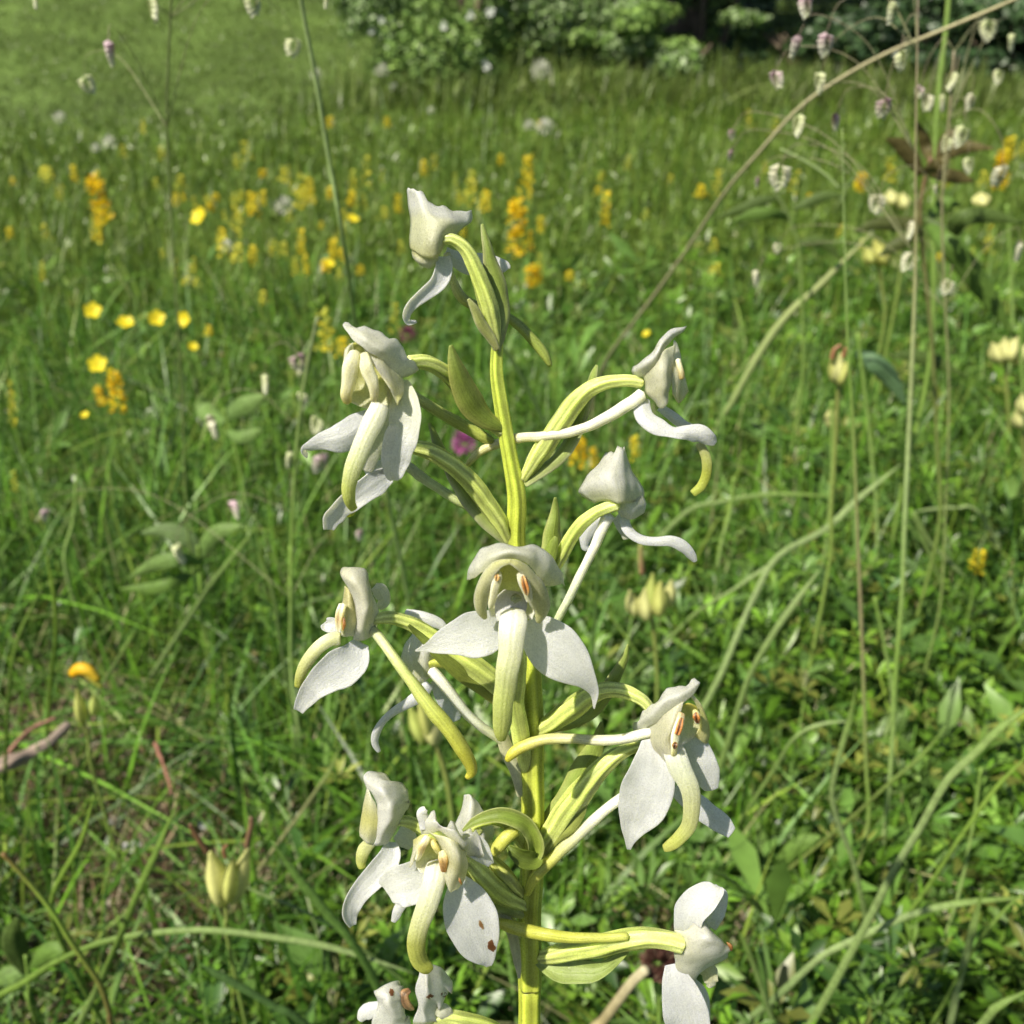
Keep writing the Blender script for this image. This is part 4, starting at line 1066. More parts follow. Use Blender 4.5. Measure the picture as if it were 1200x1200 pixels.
for k, (x, y, r) in enumerate([(70, 138, 8), (128, 167, 9), (112, 174, 6), (333, 242, 13), (638, 150, 12), (620, 148, 7), (634, 84, 13), (447, 84, 9), (370, 88, 8), (505, 130, 5), (265, 290, 9), (905, 210, 5)]):
    ball_flower({3: 'cream flower head among the yellow spikes at the left', 6: 'wide pale umbel standing just before the bushes', 7: 'whitish flower tuft at the foot of the blossomed shrub', 10: 'cream tuft under the yellow spikes at the left'}.get(k) or where('tiny white flower', x, y), x, y, r, [(0.6, 0.62, 0.5), (0.7, 0.7, 0.62)], 'white flower', 'white_flower', up=14, n=40, group=None if k in (3, 6, 7, 10) else 'tiny far white flowers')

# fallen white petals and scraps among the leaves
def scrap(label, px, py, w_, h_, colr, ang=0.0, name='fallen_petal', cat='petal', mat=None, group=None, up=0.05):
    q, s = at_ground(px, py, up)
    dv = Vector((math.cos(ang), 0.3, -math.sin(ang))).normalized()
    P = [np.array(q + dv * (t * w_ * s)) for t in (-.5, -.2, .2, .5)]
    V, F, C = ribbon_geo(np.array(P), [h_ * s * .2, h_ * s * .5, h_ * s * .5, h_ * s * .15], 0.4, 0.3, 14, 5, colr, None, 0.1)
    o = mk(name, V, F, C, mat or M_BLOOM); thick(o, 0.0002)
    tag(o, label, cat, group)
    # it lies on the leaves: the stalk that carries it
    return o
for a in [('white fallen petal lying on the leaves right of the mid right orchid flower', 914, 966, 20, 10, (0.8, 0.82, 0.84), -.2), ('tiny white petal between the leaves above the other fallen one', 852, 903, 8, 12, (0.7, 0.74, 0.8), 1.2),
          ('small white petal scrap on a twig right of the orchid', 995, 972, 22, 12, (0.55, 0.52, 0.46), .5), ('narrow white petal in the left sward below the sepal', 247, 775, 9, 26, (0.6, 0.68, 0.6), 1.2), ('pale green petal under the left orchid flower', 312, 762, 20, 8, (0.30, 0.42, 0.2), 0),
          ('pinkish white scrap on the right clover', 1120, 848, 16, 10, (0.55, 0.46, 0.42), -.8), ('whitish oval pebble like scrap at the dark gap right', 941, 762, 24, 11, (0.5, 0.46, 0.40), -.5), ('white scrap in the lower left dark gap', 158, 992, 26, 18, (0.6, 0.6, 0.6), .3),
          ('second white scrap in the lower left dark gap', 135, 962, 14, 12, (0.6, 0.58, 0.56), .9), ('white fleck by the left dead stick', 222, 887, 14, 12, (0.7, 0.7, 0.7), .2), ('pink scrap above the white fleck at the left', 175, 868, 10, 14, (0.5, 0.3, 0.3), 1), ('white speck near the pods at the lower left', 240, 966, 16, 10, (0.6, 0.62, 0.6), .3),
          ('brown curled dead leaf in the left middle sward', 130, 552, 40, 9, (0.28, 0.17, 0.09), .2), ('second brown dead leaf end right of the curled one', 160, 575, 24, 9, (0.26, 0.15, 0.09), .7), ('small brown scrap above the left quaking grass head', 253, 418, 22, 12, (0.26, 0.13, 0.07), -.1),
          ('pinkish blade scrap near the left orchid flower', 303, 764, 16, 9, (0.36, 0.26, 0.16), 0), ('red brown fleck on the right leaves', 904, 1016, 10, 10, (0.2, 0.03, 0.03), 0), ('dark red fleck low right', 1078, 1142, 12, 10, (0.2, 0.05, 0.05), 0.5), ('tan fleck on a stem low right', 1090, 1045, 8, 22, (0.42, 0.28, 0.14), 1.3),
          ('white oval scrap low at the bottom right', 1172, 1064, 16, 12, (0.6, 0.7, 0.5), .2)]:
    scrap(*a)
def stick(label, pts, w_, colr, up=0.10):
    P = []
    for x, y in pts:
        q, s = at_ground(x, y, up); P.append(list(q))
    V, F, C = tube_geo(np.array(P), [w_ * s * .5 * f for f in np.linspace(1, .6, len(P))], colr, 9, 4, 0.25, 2, 1, 30)
    V = wavy(V, 0.0008, 9, 260)
    tag(mk('dead_stick', V, F, C, M_WOOD), label, 'stick')
stick('weathered brown dead stick lying in the grass at the left edge', [(-20, 905), (10, 895), (35, 882), (60, 868), (80, 850)], 16, [(0.26, 0.19, 0.15), (0.34, 0.27, 0.22)])
stick('thin brown twig end crossing above the dead stick', [(5, 890), (22, 868), (40, 852), (62, 842)], 7, [(0.3, 0.16, 0.11)])
stick('short brown twig in the dark gap left of the pods', [(190, 1110), (198, 1070), (205, 1040), (200, 1010)], 12, [(0.18, 0.11, 0.07), (0.26, 0.18, 0.12)], 0.03)
stick('thin brown twig behind the lower left sward', [(182, 870), (190, 895), (202, 930)], 5, [(0.22, 0.10, 0.07)])
# ================================================================== ORCHID
orchid = empty('orchid_plant', (0.0, Y0 - 0.10, 0.0))
tag(orchid, 'pale flowering orchid spike with white butterfly shaped flowers, the large sharp plant nearest the camera', 'orchid')
ORI = Vector(orchid.location)

# stem, from the ground to the top flower
SP = [(583, 398, 0, 6.5), (582, 440, 0, 7.5), (589, 490, 0, 8.5), (598, 540, 0, 9), (605, 585, 0, 10.5), (604, 640, 0, 11), (610, 705, 0, 13),
      (618, 770, 0, 14), (623, 850, 0, 13.5), (624, 930, 0, 13), (624, 1010, 0, 13.5), (621, 1080, 0, 13), (622, 1150, 0, 13), (621, 1215, 0, 12.5)]
W, rd = [], []
for p in SP:
    q, s = at(*p[:3]); W.append(np.array(q)); rd.append(p[3] * s)
last = W[-1]
for k, z in enumerate([0.26, 0.19, 0.12, 0.05, -0.01]):
    W.append(np.array([last[0] * (1 - .1 * k), last[1] - 0.012 - 0.006 * k, z])); rd.append(0.0024 + 0.0003 * k)
V, F, C = tube_geo(np.array(W), rd, [STEM, (0.40, 0.46, 0.06), (0.43, 0.48, 0.07), (0.41, 0.47, 0.06), (0.36, 0.44, 0.06)], 26, 5, 0.12, 1.5, 1.0, 150)
V = wavy(V, 0.00012, 3, 500)
stem = mk('stem', V, F, C, M_FLESH, orchid, True, flow_tube(150, 26, 1) * np.array([6, 1, 1]))
orchid_base = W[-1]
# two broad leaves at the foot, under the frame
for sx in (-1, 1):
    P = np.array([[orchid_base[0], orchid_base[1], 0.03], [orchid_base[0] + sx * 0.03, orchid_base[1] - 0.01, 0.08], [orchid_base[0] + sx * 0.07, orchid_base[1] - 0.03, 0.11], [orchid_base[0] + sx * 0.12, orchid_base[1] - 0.05, 0.09]])
    V, F, C = ribbon_geo(P, [0.008, 0.02, 0.024, 0.002], 0.3, 0, 26, 9, (0.07, 0.16, 0.03), np.array([0, 0.3, -1.0]))
    thick(mk('basal_leaf', V, F, C, M_GRASS, orchid), 0.0005)

def spot(parent, petal, px, py, rx, ry, ang, cs):
    P = np.zeros(len(petal.data.vertices) * 3, np.float32); petal.data.vertices.foreach_get('co', P); P = P.reshape(-1, 3) - np.array(CAM)
    f_ = np.array([0, math.cos(PITCH), -math.sin(PITCH)]); u_ = np.array([0, math.sin(PITCH), math.cos(PITCH)])
    z = P @ f_; X = 600 + P[:, 0] / z / T * 600; Y = 600 - (P @ u_) / z / T * 600
    r = random.Random(int(px)); V = []; Cc = []
    def put(x, y):
        d = (X - x) ** 2 + (Y - y) ** 2; k = np.argsort(d)[:4]; w_ = 1 / (d[k] + 1)
        t = float((z[k] * w_).sum() / w_.sum())
        V.append((CAM + ray(x, y) * (t - 0.00016))[:])
    put(px, py); Cc.append(cs[0]); n = 18
    for ring in (0.55, 1.0):
        for k in range(n):
            a = k * 2 * math.pi / n; q = ring * r.uniform(0.72, 1.25)
            ex, ey = rx * q * math.cos(a), ry * q * math.sin(a)
            put(px + ex * math.cos(ang) + ey * math.sin(ang), py - ex * math.sin(ang) + ey * math.cos(ang)); Cc.append(cs[0] if ring < 1 else cs[1])
    F = [(0, 1 + k, 1 + (k + 1) % n) for k in range(n)] + [(1 + k, 1 + n + k, 1 + n + (k + 1) % n, 1 + (k + 1) % n) for k in range(n)]
    return mk('blemish', V, F, Cc, M_BRACT, parent)
def flower(label):
    f = empty('flower', (0, 0, 0), orchid)
    f['label'] = label
    return f
LW = [COOL, WHITE, WHITE]
HC = [(0.54, 0.57, 0.34), (0.64, 0.66, 0.51), WHITE]

# ---- topmost flower, seen from behind
f = flower('topmost flower of the spike, turned away with its hood tip up')
G(f, 'hood', [
    [(482, 292, 0), (492, 300, -3.2), (505, 304, -4.2), (513, 298, -3.6), (519, 290, -2.0)],
    [(480, 278, 1), (493, 282, -3.5), (508, 281, -4.5), (521, 279, -3.2), (535, 274, -0.8)],
    [(483, 255, 1.5), (497, 258, -2.8), (512, 260, -3.8), (530, 263, -2.8), (545, 266, 0.6)],
    [(481, 240, 2), (493, 241, -1.5), (508, 250, -2.4), (528, 255, -1.8), (552, 258, 1.5)],
    [(478, 224, 2.5), (487, 221, 0), (502, 235, -0.8), (524, 245, -0.2), (551, 246, 2.2)]],
    [(0.51, 0.52, 0.25), (0.57, 0.59, 0.37), PALE, WHITE, WHITE], wob=0.00016, ruffle=0.0002)
G(f, 'petal', [
    [(482, 290, 0), (490, 296, -2.6), (503, 300, -3.4), (514, 292, -2)],
    [(483, 300, 0.5), (490, 306, -2.4), (503, 308, -3.0), (513, 303, -2)],
    [(488, 306, 1), (495, 312, -1.5), (504, 314, -2.2), (512, 308, -1.5)]], [YELL, CREAM, PALE])
R(f, 'lateral_sepal', [(519, 300, -1, 9), (520, 315, -2, 11), (512, 332, -3, 10.5), (496, 345, -3.5, 9), (482, 357, -3.5, 7.5), (475, 369, -3, 6), (478, 378, -2.5, 4.5), (488, 377, -1.5, 2)], LW, cup=-0.35, twist=[0.2, 0.3, 0.7, 0.4])
R(f, 'lateral_sepal', [(522, 295, 0, 7), (545, 308, 2, 12), (568, 312, 3, 14), (590, 315, 3.5, 10), (594, 318, 3.5, 3)], LW, cup=0.3)
TB(f, 'ovary', [(516, 281, -3, 5.0), (530, 281, -3, 6.3), (545, 292, -2.5, 7.7), (557, 314, -2, 9.0), (567, 340, -1.5, 10.3), (575, 368, -1, 9.9), (581, 395, -0.5, 6.3), (583, 412, 0, 4.5)], OV, 6, 0.13, 1.0)
TB(f, 'spur', [(524, 298, 0, 4.5), (528, 322, 3, 5.0), (543, 350, 4.5, 5.9), (575, 366, 5, 5.9), (601, 376, 5, 5.9), (622, 396, 5, 6.3), (637, 414, 5, 5.9), (645, 428, 5, 3.1)], [PALE, (0.36, 0.40, 0.10), (0.24, 0.30, 0.06), (0.30, 0.36, 0.08)])
R(orchid, 'bract', [(565, 262, 0.5, 1.5), (570, 285, 0, 6), (577, 312, 0, 9.5), (585, 340, 0, 10.5), (590, 365, 0, 9), (589, 388, -0.3, 6), (586, 406, -0.5, 3)], BR, cup=0.45, mat=M_BRACT, twist=0.3, edge=(0.51, 0.51, 0.28))
R(orchid, 'bract', [(548, 350, -3.5, 1.5), (555, 362, -3.2, 5), (563, 377, -2.6, 6.5), (573, 393, -1.8, 6), (582, 410, -1.2, 3.5)], [(0.48, 0.52, 0.20), (0.42, 0.46, 0.14), (0.41, 0.43, 0.16)], cup=0.4, mat=M_BRACT, edge=(0.54, 0.54, 0.33))

# ---- upper left flower
f = flower('large flower at the upper left, hood open and lip hanging down')
G(f, 'hood', [
    [(401, 380, -9), (413, 399, -12), (428, 408, -12.6), (444, 421, -12), (458, 434, -10.5), (472, 444, -8)],
    [(402, 379, -8.5), (420, 391, -12), (440, 402, -12.6), (456, 414, -12), (472, 427, -10), (482, 440, -7.5)],
    [(404, 379, -8), (425, 384, -10), (450, 392, -10.2), (468, 402, -9.5), (478, 417, -8.2), (491, 434, -7)]],
    [WHITE, (0.64, 0.66, 0.52), WHITE], wob=0.0002, ruffle=0.0002)
G(f, 'petal', [
    [(422, 402, -11.5), (440, 416, -12), (458, 432, -11.5), (473, 444, -9)],
    [(425, 408, -11.8), (440, 428, -12.8), (458, 446, -12.4), (473, 456, -9)],
    [(433, 418, -11.5), (447, 440, -13.2), (462, 458, -12.6), (472, 466, -9)],
    [(447, 436, -10.5), (455, 452, -13), (463, 468, -12.4), (468, 476, -9.5)]], [PALE, CREAM, (0.56, 0.56, 0.30), CREAM], wob=0.0002)
G(f, 'petal', [
    [(413, 400, -11), (405, 405, -11), (402, 414, -10)],
    [(414, 410, -10), (404, 420, -12), (401, 434, -10)],
    [(414, 430, -9.5), (403, 440, -12), (400, 455, -10)],
    [(414, 455, -9.5), (405, 462, -11.5), (401, 468, -10)]], [PALE, CREAM, PALE], wob=0.0002)
G(f, 'column', [
    [(410, 402, -9.5), (422, 398, -10.5), (436, 410, -10)],
    [(406, 430, -8), (424, 425, -7.5), (448, 432, -9)],
    [(405, 455, -8.5), (425, 455, -7.2), (458, 458, -9.5)],
    [(410, 472, -10), (430, 478, -10), (456, 474, -10.5)]], [(0.45, 0.45, 0.10), YELL, PALE], wob=0.0002)
TB(f, 'anther', [(416, 413, -12.2, 6), (412, 425, -12.8, 8.5), (409, 445, -12.8, 8), (405, 462, -12.6, 6.5), (406, 471, -12.4, 4.5)], [CREAM, CREAM, (0.54, 0.48, 0.13)], mat=M_PETAL, ridges=2, amp=0.12, wob=0.00012)
TB(f, 'anther', [(427, 414, -12.2, 5), (430, 430, -13.2, 7.5), (436, 446, -13.4, 7), (438, 462, -13.2, 5), (436, 470, -12.8, 3)], [CREAM, CREAM, (0.61, 0.57, 0.28)], mat=M_PETAL, ridges=2, amp=0.12, wob=0.00012)
R(f, 'lateral_sepal', [(436, 488, -9, 12), (418, 503, -10, 19), (398, 514, -10.5, 19), (379, 518, -10.5, 12), (364, 523, -10, 7), (356, 527, -9.5, 5), (360, 534, -8.5, 3)], LW, cup=0.22, twist=[0.1, 0.2, 0.9], edge=None)
R(f, 'lateral_sepal', [(464, 448, -8, 12), (473, 475, -10, 19), (477, 500, -10.5, 20), (468, 520, -11, 20), (463, 540, -11, 17), (461, 556, -10.5, 10), (461, 563, -10, 4)], [PALE, WHITE, COOL], cup=-0.28, twist=[0.2, -0.3, 0.3, -0.2], ruffle=0.16)
R(f, 'petal', [(448, 470, -8.5, 8), (442, 505, -8, 14), (436, 530, -8, 12), (428, 552, -7.5, 8)], [CREAM, PALE, CREAM], cup=0.3)
R(f, 'lip', [(446, 472, -12.5, 10.8), (436, 495, -14, 11.2), (425, 522, -14.5, 10.3), (415, 548, -14.5, 9.5), (409, 572, -14, 7.7), (411, 588, -13.2, 5.4), (416, 597, -12, 2.7)], LIPC, cup=0.42, th=0.0008, ruffle=0.05, vein=-0.05, pleat=1.0)
TB(f, 'ovary', [(478, 424, -6.5, 7.2), (495, 424, -5, 8.1), (512, 430, -3.5, 9.0), (528, 443, -2, 9.0), (548, 468, -1, 9.0), (568, 490, -0.5, 8.1), (588, 507, 0, 6.3)], OV, 6, 0.12, 1.0)
TB(f, 'spur', [(470, 456, -5, 5.4), (492, 469, -2, 6.3), (520, 486, 0.5, 6.8), (548, 502, 2, 7.2), (566, 512, 2.5, 6.8), (577, 517, 2.5, 4.5)], [(0.46, 0.52, 0.24), (0.36, 0.42, 0.10), (0.34, 0.38, 0.07)])
R(orchid, 'bract', [(529, 405, -4.5, 2), (534, 425, -4.6, 8.5), (543, 450, -4.0, 14.5), (556, 474, -3, 17), (570, 489, -2, 13), (584, 498, -1.2, 8), (591, 503, -0.8, 4)], [(0.24, 0.31, 0.06), (0.20, 0.27, 0.04), (0.24, 0.32, 0.05)], cup=0.45, mat=M_BRACT, twist=0.3, edge=(0.40, 0.42, 0.12))

# ---- flower hidden behind it
f = flower('flower half hidden behind the upper left one, only its lower white sepal showing')
R(f, 'lateral_sepal', [(456, 556, -6, 10), (441, 565, -6.5, 16), (421, 578, -7, 14), (402, 592, -7, 13), (390, 607, -6.5, 12), (385, 621, -6, 6)], LW, cup=-0.25, twist=[0.2, 0.5], ruffle=0.12)
R(f, 'petal', [(455, 545, -6.5, 8), (442, 550, -6.5, 9), (428, 556, -6, 6)], LW, cup=0.4)
TB(f, 'lip', [(417, 590, -5.5, 5), (412, 600, -5.5, 4.5), (407, 605, -5.5, 2.5)], [OLIVE, YG])
TB(f, 'ovary', [(470, 512, -4, 6.3), (484, 523, -4, 7.2), (505, 530, -3.6, 9.0), (530, 545, -3, 10.8), (553, 566, -2.4, 11.7), (572, 592, -1.4, 10.8), (586, 614, -0.8, 9.0), (595, 634, 0, 6.3)], OV, 6, 0.13, 1.2)
TB(f, 'spur', [(470, 540, -2, 5.4), (490, 556, 0, 5.9), (515, 573, 1.5, 5.4), (540, 589, 2, 5.4), (556, 600, 2.5, 3.6)], [(0.49, 0.54, 0.41), (0.48, 0.56, 0.28), (0.41, 0.46, 0.16)])
R(orchid, 'bract', [(503, 495, -2, 1.5), (512, 515, -1.8, 6), (528, 545, -1.5, 9), (548, 578, -1.2, 12), (568, 603, -1, 12), (585, 622, -0.6, 9), (597, 640, 0, 5)], BR, cup=0.5, mat=M_BRACT, twist=0.6, edge=(0.49, 0.51, 0.30))

# ---- upper right flower
f = flower('flower at the upper right on a long arched stalk, spur reaching back to the stem')
G(f, 'hood', [
    [(745, 442, -3), (765, 436, -6.5), (774, 417, -7), (781, 406, -6), (791, 396, -3.5), (800, 387, -2)],
    [(741, 434, -3.5), (757, 428, -7), (769, 413, -7.6), (779, 400, -6.6), (790, 391, -4), (802, 384, -2)],
    [(742, 429, -3), (753, 424, -5.5), (765, 411, -6), (776, 396, -5.4), (788, 386, -3.4), (803, 382, -2)]],
    [PALE, WHITE, WHITE], wob=0.0002)
G(f, 'petal', [
    [(754, 442, -4), (764, 430, -7), (777, 412, -7.4), (790, 404, -5)],
    [(756, 450, -4), (768, 444, -7.6), (780, 430, -8), (790, 416, -6)],
    [(760, 463, -4), (770, 458, -7.4), (780, 448, -8), (789, 436, -6)],
    [(768, 472, -4), (776, 478, -6.8), (783, 470, -7), (786, 458, -6)]], [PALE, CREAM, (0.61, 0.61, 0.38), CREAM], wob=0.0002)
G(f, 'petal', [
    [(790, 402, -4), (793, 406, -3), (791, 412, -2)],
    [(788, 425, -6), (797, 424, -4.5), (798, 428, -2)],
    [(787, 446, -6), (799, 444, -5), (803, 450, -2)],
    [(788, 462, -6), (797, 468, -5), (806, 460, -2)]], [CREAM, CREAM, (0.54, 0.51, 0.25)], wob=0.0003)
TB(f, 'anther', [(794, 420, -5.5, 3.5), (797, 432, -5.8, 4), (799, 442, -5.6, 3)], [CREAM, (0.5, 0.36, 0.14)], wob=0.00012)
R(f, 'lateral_sepal', [(754, 466, -4, 8), (755, 485, -5.5, 11), (770, 498, -6.5, 11), (788, 506, -7, 7.5), (803, 506, -7, 9), (820, 510, -7, 12.5), (832, 516, -6.5, 9), (839, 520, -6, 3)], LW, cup=0.3, twist=[0, 0.5, 0.2, -0.4, 0], ruffle=0.2)
R(f, 'lateral_sepal', [(772, 476, -3, 5), (786, 486, -2.5, 6), (800, 498, -2.5, 6), (815, 503, -2.5, 5), (824, 500, -2.5, 3)], LW, cup=0.3)
R(f, 'lip', [(819, 520, -5, 4), (826, 536, -5, 5), (827, 555, -4.6, 5), (822, 570, -4.2, 4.6), (812, 579, -3.8, 3.5)], [(0.49, 0.51, 0.25), YG, (0.42, 0.48, 0.09)], cup=0.4, th=0.0006)
TB(f, 'ovary', [(752, 449, -4, 5.9), (735, 446, -4, 6.8), (712, 448, -3.6, 8.1), (692, 456, -3.2, 9.5), (675, 471, -2.8, 10.8), (658, 494, -2.2, 11.2), (642, 518, -1.6, 10.8), (627, 540, -1, 9.0), (614, 562, 0, 5.4)], OV, 6, 0.13, 1.2)
TB(f, 'spur', [(753, 462, -4.2, 7.7), (740, 472, -4.4, 7.7), (720, 484, -4.4, 7.2), (698, 496, -4, 6.3), (670, 506, -3.4, 5.9), (640, 511, -2.4, 5.9), (612, 513, 0.2, 5.9), (590, 518, 2.4, 5.9), (568, 526, 2.5, 5.4), (553, 538, 2, 4.5), (546, 547, 1.8, 2.7)], [WHITE, (0.64, 0.64, 0.51), (0.61, 0.59, 0.36), (0.46, 0.45, 0.10)])
R(orchid, 'bract', [(700, 427, -1, 1.5), (694, 440, -1, 5), (685, 470, -1, 8), (672, 508, -1, 9), (655, 535, -1.2, 9), (635, 552, -1, 8), (614, 566, -0.3, 5)], BR, cup=0.5, mat=M_BRACT, twist=-0.5, edge=(0.49, 0.51, 0.30))

# ---- right flower seen from behind
f = flower('white hooded flower right of the stem, its back turned')
G(f, 'hood', [
    [(697, 589, -2), (712, 586, -5), (722, 590, -6), (732, 590, -5.4), (744, 588, -3), (753, 586, -0.5)],
    [(682, 581, -1), (702, 572, -5), (718, 572, -6.4), (730, 573, -5.8), (742, 572, -3.4), (755, 576, -0.5)],
    [(679, 574, -0.5), (698, 560, -4.4), (716, 556, -5.8), (728, 556, -5.2), (738, 558, -3.2), (748, 564, -0.5)],
    [(690, 556, 0), (706, 545, -3), (720, 541, -4.2), (728, 542, -3.8), (735, 545, -2.4), (740, 552, -0.4)],
    [(708, 536, 0), (716, 529, -1.5), (724, 525, -2.2), (730, 524, -2), (733, 528, -1.4), (735, 536, -0.4)]],
    [PALE, WHITE, WHITE, WHITE], wob=0.00016, ruffle=0.0002)
G(f, 'petal', [
    [(722, 590, -4), (738, 588, -4), (752, 580, -1)],
    [(724, 600, -3.5), (742, 600, -4), (756, 590, -1)],
    [(728, 605, -3), (742, 609, -3), (754, 601, -1)]], [PALE, WHITE, (0.61, 0.61, 0.44)])
R(f, 'lateral_sepal', [(731, 603, -2, 6), (735, 620, -3, 7), (750, 631, -3.4, 6), (768, 634, -3.6, 6), (786, 634, -3.6, 6.5), (802, 641, -3.4, 7), (811, 652, -3, 6), (816, 659, -2.6, 2.5)], LW, cup=0.4, twist=[0.5, 0.2, -0.3])
R(f, 'lateral_sepal', [(712, 604, 0, 6), (698, 613, 1.5, 9), (688, 625, 2, 9), (686, 638, 2.2, 6), (690, 644, 2.2, 3)], [COOL, COOL, (0.57, 0.62, 0.57)], cup=0.4)
R(f, 'lip', [(722, 606, 0.5, 5), (732, 620, 2, 7), (736, 632, 2.5, 5)], [WHITE, WHITE, PALE], cup=0.3)
TB(f, 'ovary', [(724, 592, -5, 5.9), (712, 595, -4.6, 6.8), (697, 602, -3.8, 7.2), (682, 614, -3, 8.1), (668, 632, -2.4, 8.6), (658, 650, -1.6, 8.1), (646, 668, -0.5, 7.2), (630, 690, 0, 4.5)], OV, 6, 0.12, 1.0)
TB(f, 'spur', [(713, 604, -3, 7.7), (708, 616, -3, 6.8), (699, 636, -2.6, 5.9), (688, 658, -2.2, 5.4), (675, 684, -1.8, 5.4), (662, 710, -1.4, 5.0), (652, 730, -1, 4.5), (644, 744, -0.6, 2.7)], [WHITE, WHITE, (0.49, 0.54, 0.38), (0.46, 0.51, 0.25)])
R(orchid, 'bract', [(652, 582, -0.6, 1.5), (651, 600, -0.6, 6), (649, 622, -0.8, 10), (646, 645, -1, 12), (640, 668, -1, 10), (628, 690, -0.3, 5)], BR, cup=0.5, mat=M_BRACT, twist=0.3, edge=(0.41, 0.44, 0.16))
R(orchid, 'bract', [(651, 629, -3.2, 2), (647, 640, -3.2, 7), (643, 655, -3, 9), (636, 672, -2.5, 8), (628, 690, -1.6, 5)], [(0.26, 0.34, 0.06), (0.22, 0.30, 0.05)], cup=0.5, mat=M_BRACT, twist=-0.3)

# ---- centre flower, facing the camera
f = flower('centre flower facing the camera with two wide spread sepals and two orange anthers')
G(f, 'hood', [
    [(556, 678, -15), (571, 668, -17.6), (582, 659, -18.4), (598, 654, -18.6), (614, 659, -18.2), (628, 672, -17), (640, 686, -15.0), (655, 685, -13)],
    [(549, 680, -13), (561, 664, -16.4), (577, 651, -18.2), (599, 645, -18.8), (620, 650, -18), (638, 663, -16.6), (651, 675, -14.6), (660, 684, -12)],
    [(546, 681, -11.5), (552, 660, -13.6), (572, 642, -15.2), (600, 637, -16), (627, 641, -15.2), (648, 655, -14), (659, 671, -12.4), (663, 687, -11)]],
    [(0.59, 0.61, 0.39), (0.64, 0.66, 0.52), (0.66, 0.68, 0.61)], wob=0.0002, m=44, n=14, ruffle=0.00015)
R(f, 'petal', [(570, 726, -15, 2), (564, 712, -16.5, 8), (563, 696, -17.5, 9), (568, 680, -18.4, 8), (577, 668, -19, 6.5), (588, 660, -19.4, 5), (600, 657, -19.4, 3)], [(0.49, 0.49, 0.20), (0.57, 0.57, 0.28), (0.51, 0.51, 0.18)], cup=0.55, twist=[-0.2, 0.5, 0.3], edge=(0.62, 0.62, 0.41))
R(f, 'petal', [(630, 730, -15, 3), (633, 715, -16.5, 11), (631, 696, -17.5, 12), (625, 679, -18.4, 9), (615, 667, -19, 6.5), (606, 660, -19.4, 5), (597, 657, -19.4, 3)], [(0.49, 0.49, 0.20), (0.57, 0.57, 0.28), (0.51, 0.51, 0.18)], cup=0.55, twist=[0.2, -0.5, -0.3], edge=(0.62, 0.62, 0.41))
G(f, 'column', [
    [(576, 668, -17), (590, 659, -17), (602, 658, -17), (615, 664, -17), (624, 676, -17)],
    [(572, 690, -14), (586, 680, -12.6), (601, 678, -12.2), (614, 682, -12.6), (628, 692, -14)],
    [(572, 708, -14), (586, 700, -12.2), (601, 698, -11.8), (615, 702, -12.2), (628, 710, -14)],
    [(576, 724, -15), (588, 722, -14.4), (601, 722, -14.4), (613, 724, -14.4), (624, 726, -15)]], [(0.43, 0.41, 0.06), (0.51, 0.48, 0.11), (0.61, 0.61, 0.39), WHITE])
R(f, 'petal', [(600, 693, -14.8, 10), (599, 704, -14.9, 19), (598, 716, -15.2, 18), (598, 728, -15.6, 16)], [PALE, (0.64, 0.66, 0.56), WHITE], cup=0.25, ruffle=0)
R(f, 'stigma', [(598, 702, -15.3, 2), (603, 702, -15.5, 6), (611, 703, -15.3, 2)], [(0.22, 0.27, 0.12), (0.26, 0.31, 0.15)], cup=0.6, mat=M_FLESH, ruffle=0, n=12, m=7)
TB(f, 'anther', [(584, 669, -18.2, 3), (583, 676, -18.6, 5), (580, 688, -18.6, 4.5), (577, 703, -18, 3.5), (575, 712, -17.4, 2)], [CREAM, CREAM, CREAM, PALE], mat=M_PETAL, ridges=2, amp=0.15, wob=0.00012)
TB(f, 'pollen_mass', [(584, 674, -19.2, 1.5), (584, 677, -19.4, 2.8), (582, 681, -19.3, 1.6)], [ORANGE, (0.5, 0.3, 0.12)], ridges=3, amp=0.45, wob=0.00012)
TB(f, 'anther', [(608, 671, -18.4, 3), (611, 676, -18.8, 5), (617, 690, -18.6, 5), (620, 704, -18, 3.5)], [CREAM, CREAM, CREAM], mat=M_PETAL, ridges=2, amp=0.15, wob=0.00012)
TB(f, 'pollen_mass', [(611, 675, -19.2, 1.8), (614, 682, -19.4, 3.4), (617, 690, -19.4, 3.4), (618, 697, -19.1, 1.4)], [(0.42, 0.22, 0.07), (0.28, 0.11, 0.03), (0.44, 0.25, 0.09)], ridges=3, amp=0.45, wob=0.00012)
R(f, 'lateral_sepal', [(594, 738, -12.5, 14), (575, 740, -13.3, 25), (555, 744, -13.8, 27), (535, 748, -14, 21), (517, 754, -13.8, 13), (503, 759, -13.2, 6), (488, 763, -12, 1)], LW, cup=-0.14, twist=[0.1, 0.1, 0.35], vein=0.02)
R(f, 'lateral_sepal', [(611, 738, -12.5, 10), (628, 745, -13.3, 25), (645, 756, -13.8, 32), (663, 772, -14, 29), (678, 788, -13.8, 20), (690, 802, -13.2, 10), (697, 815, -12.6, 5), (696, 830, -12, 1)], LW, cup=-0.14, twist=[-0.1, -0.1, -0.5], vein=0.02)
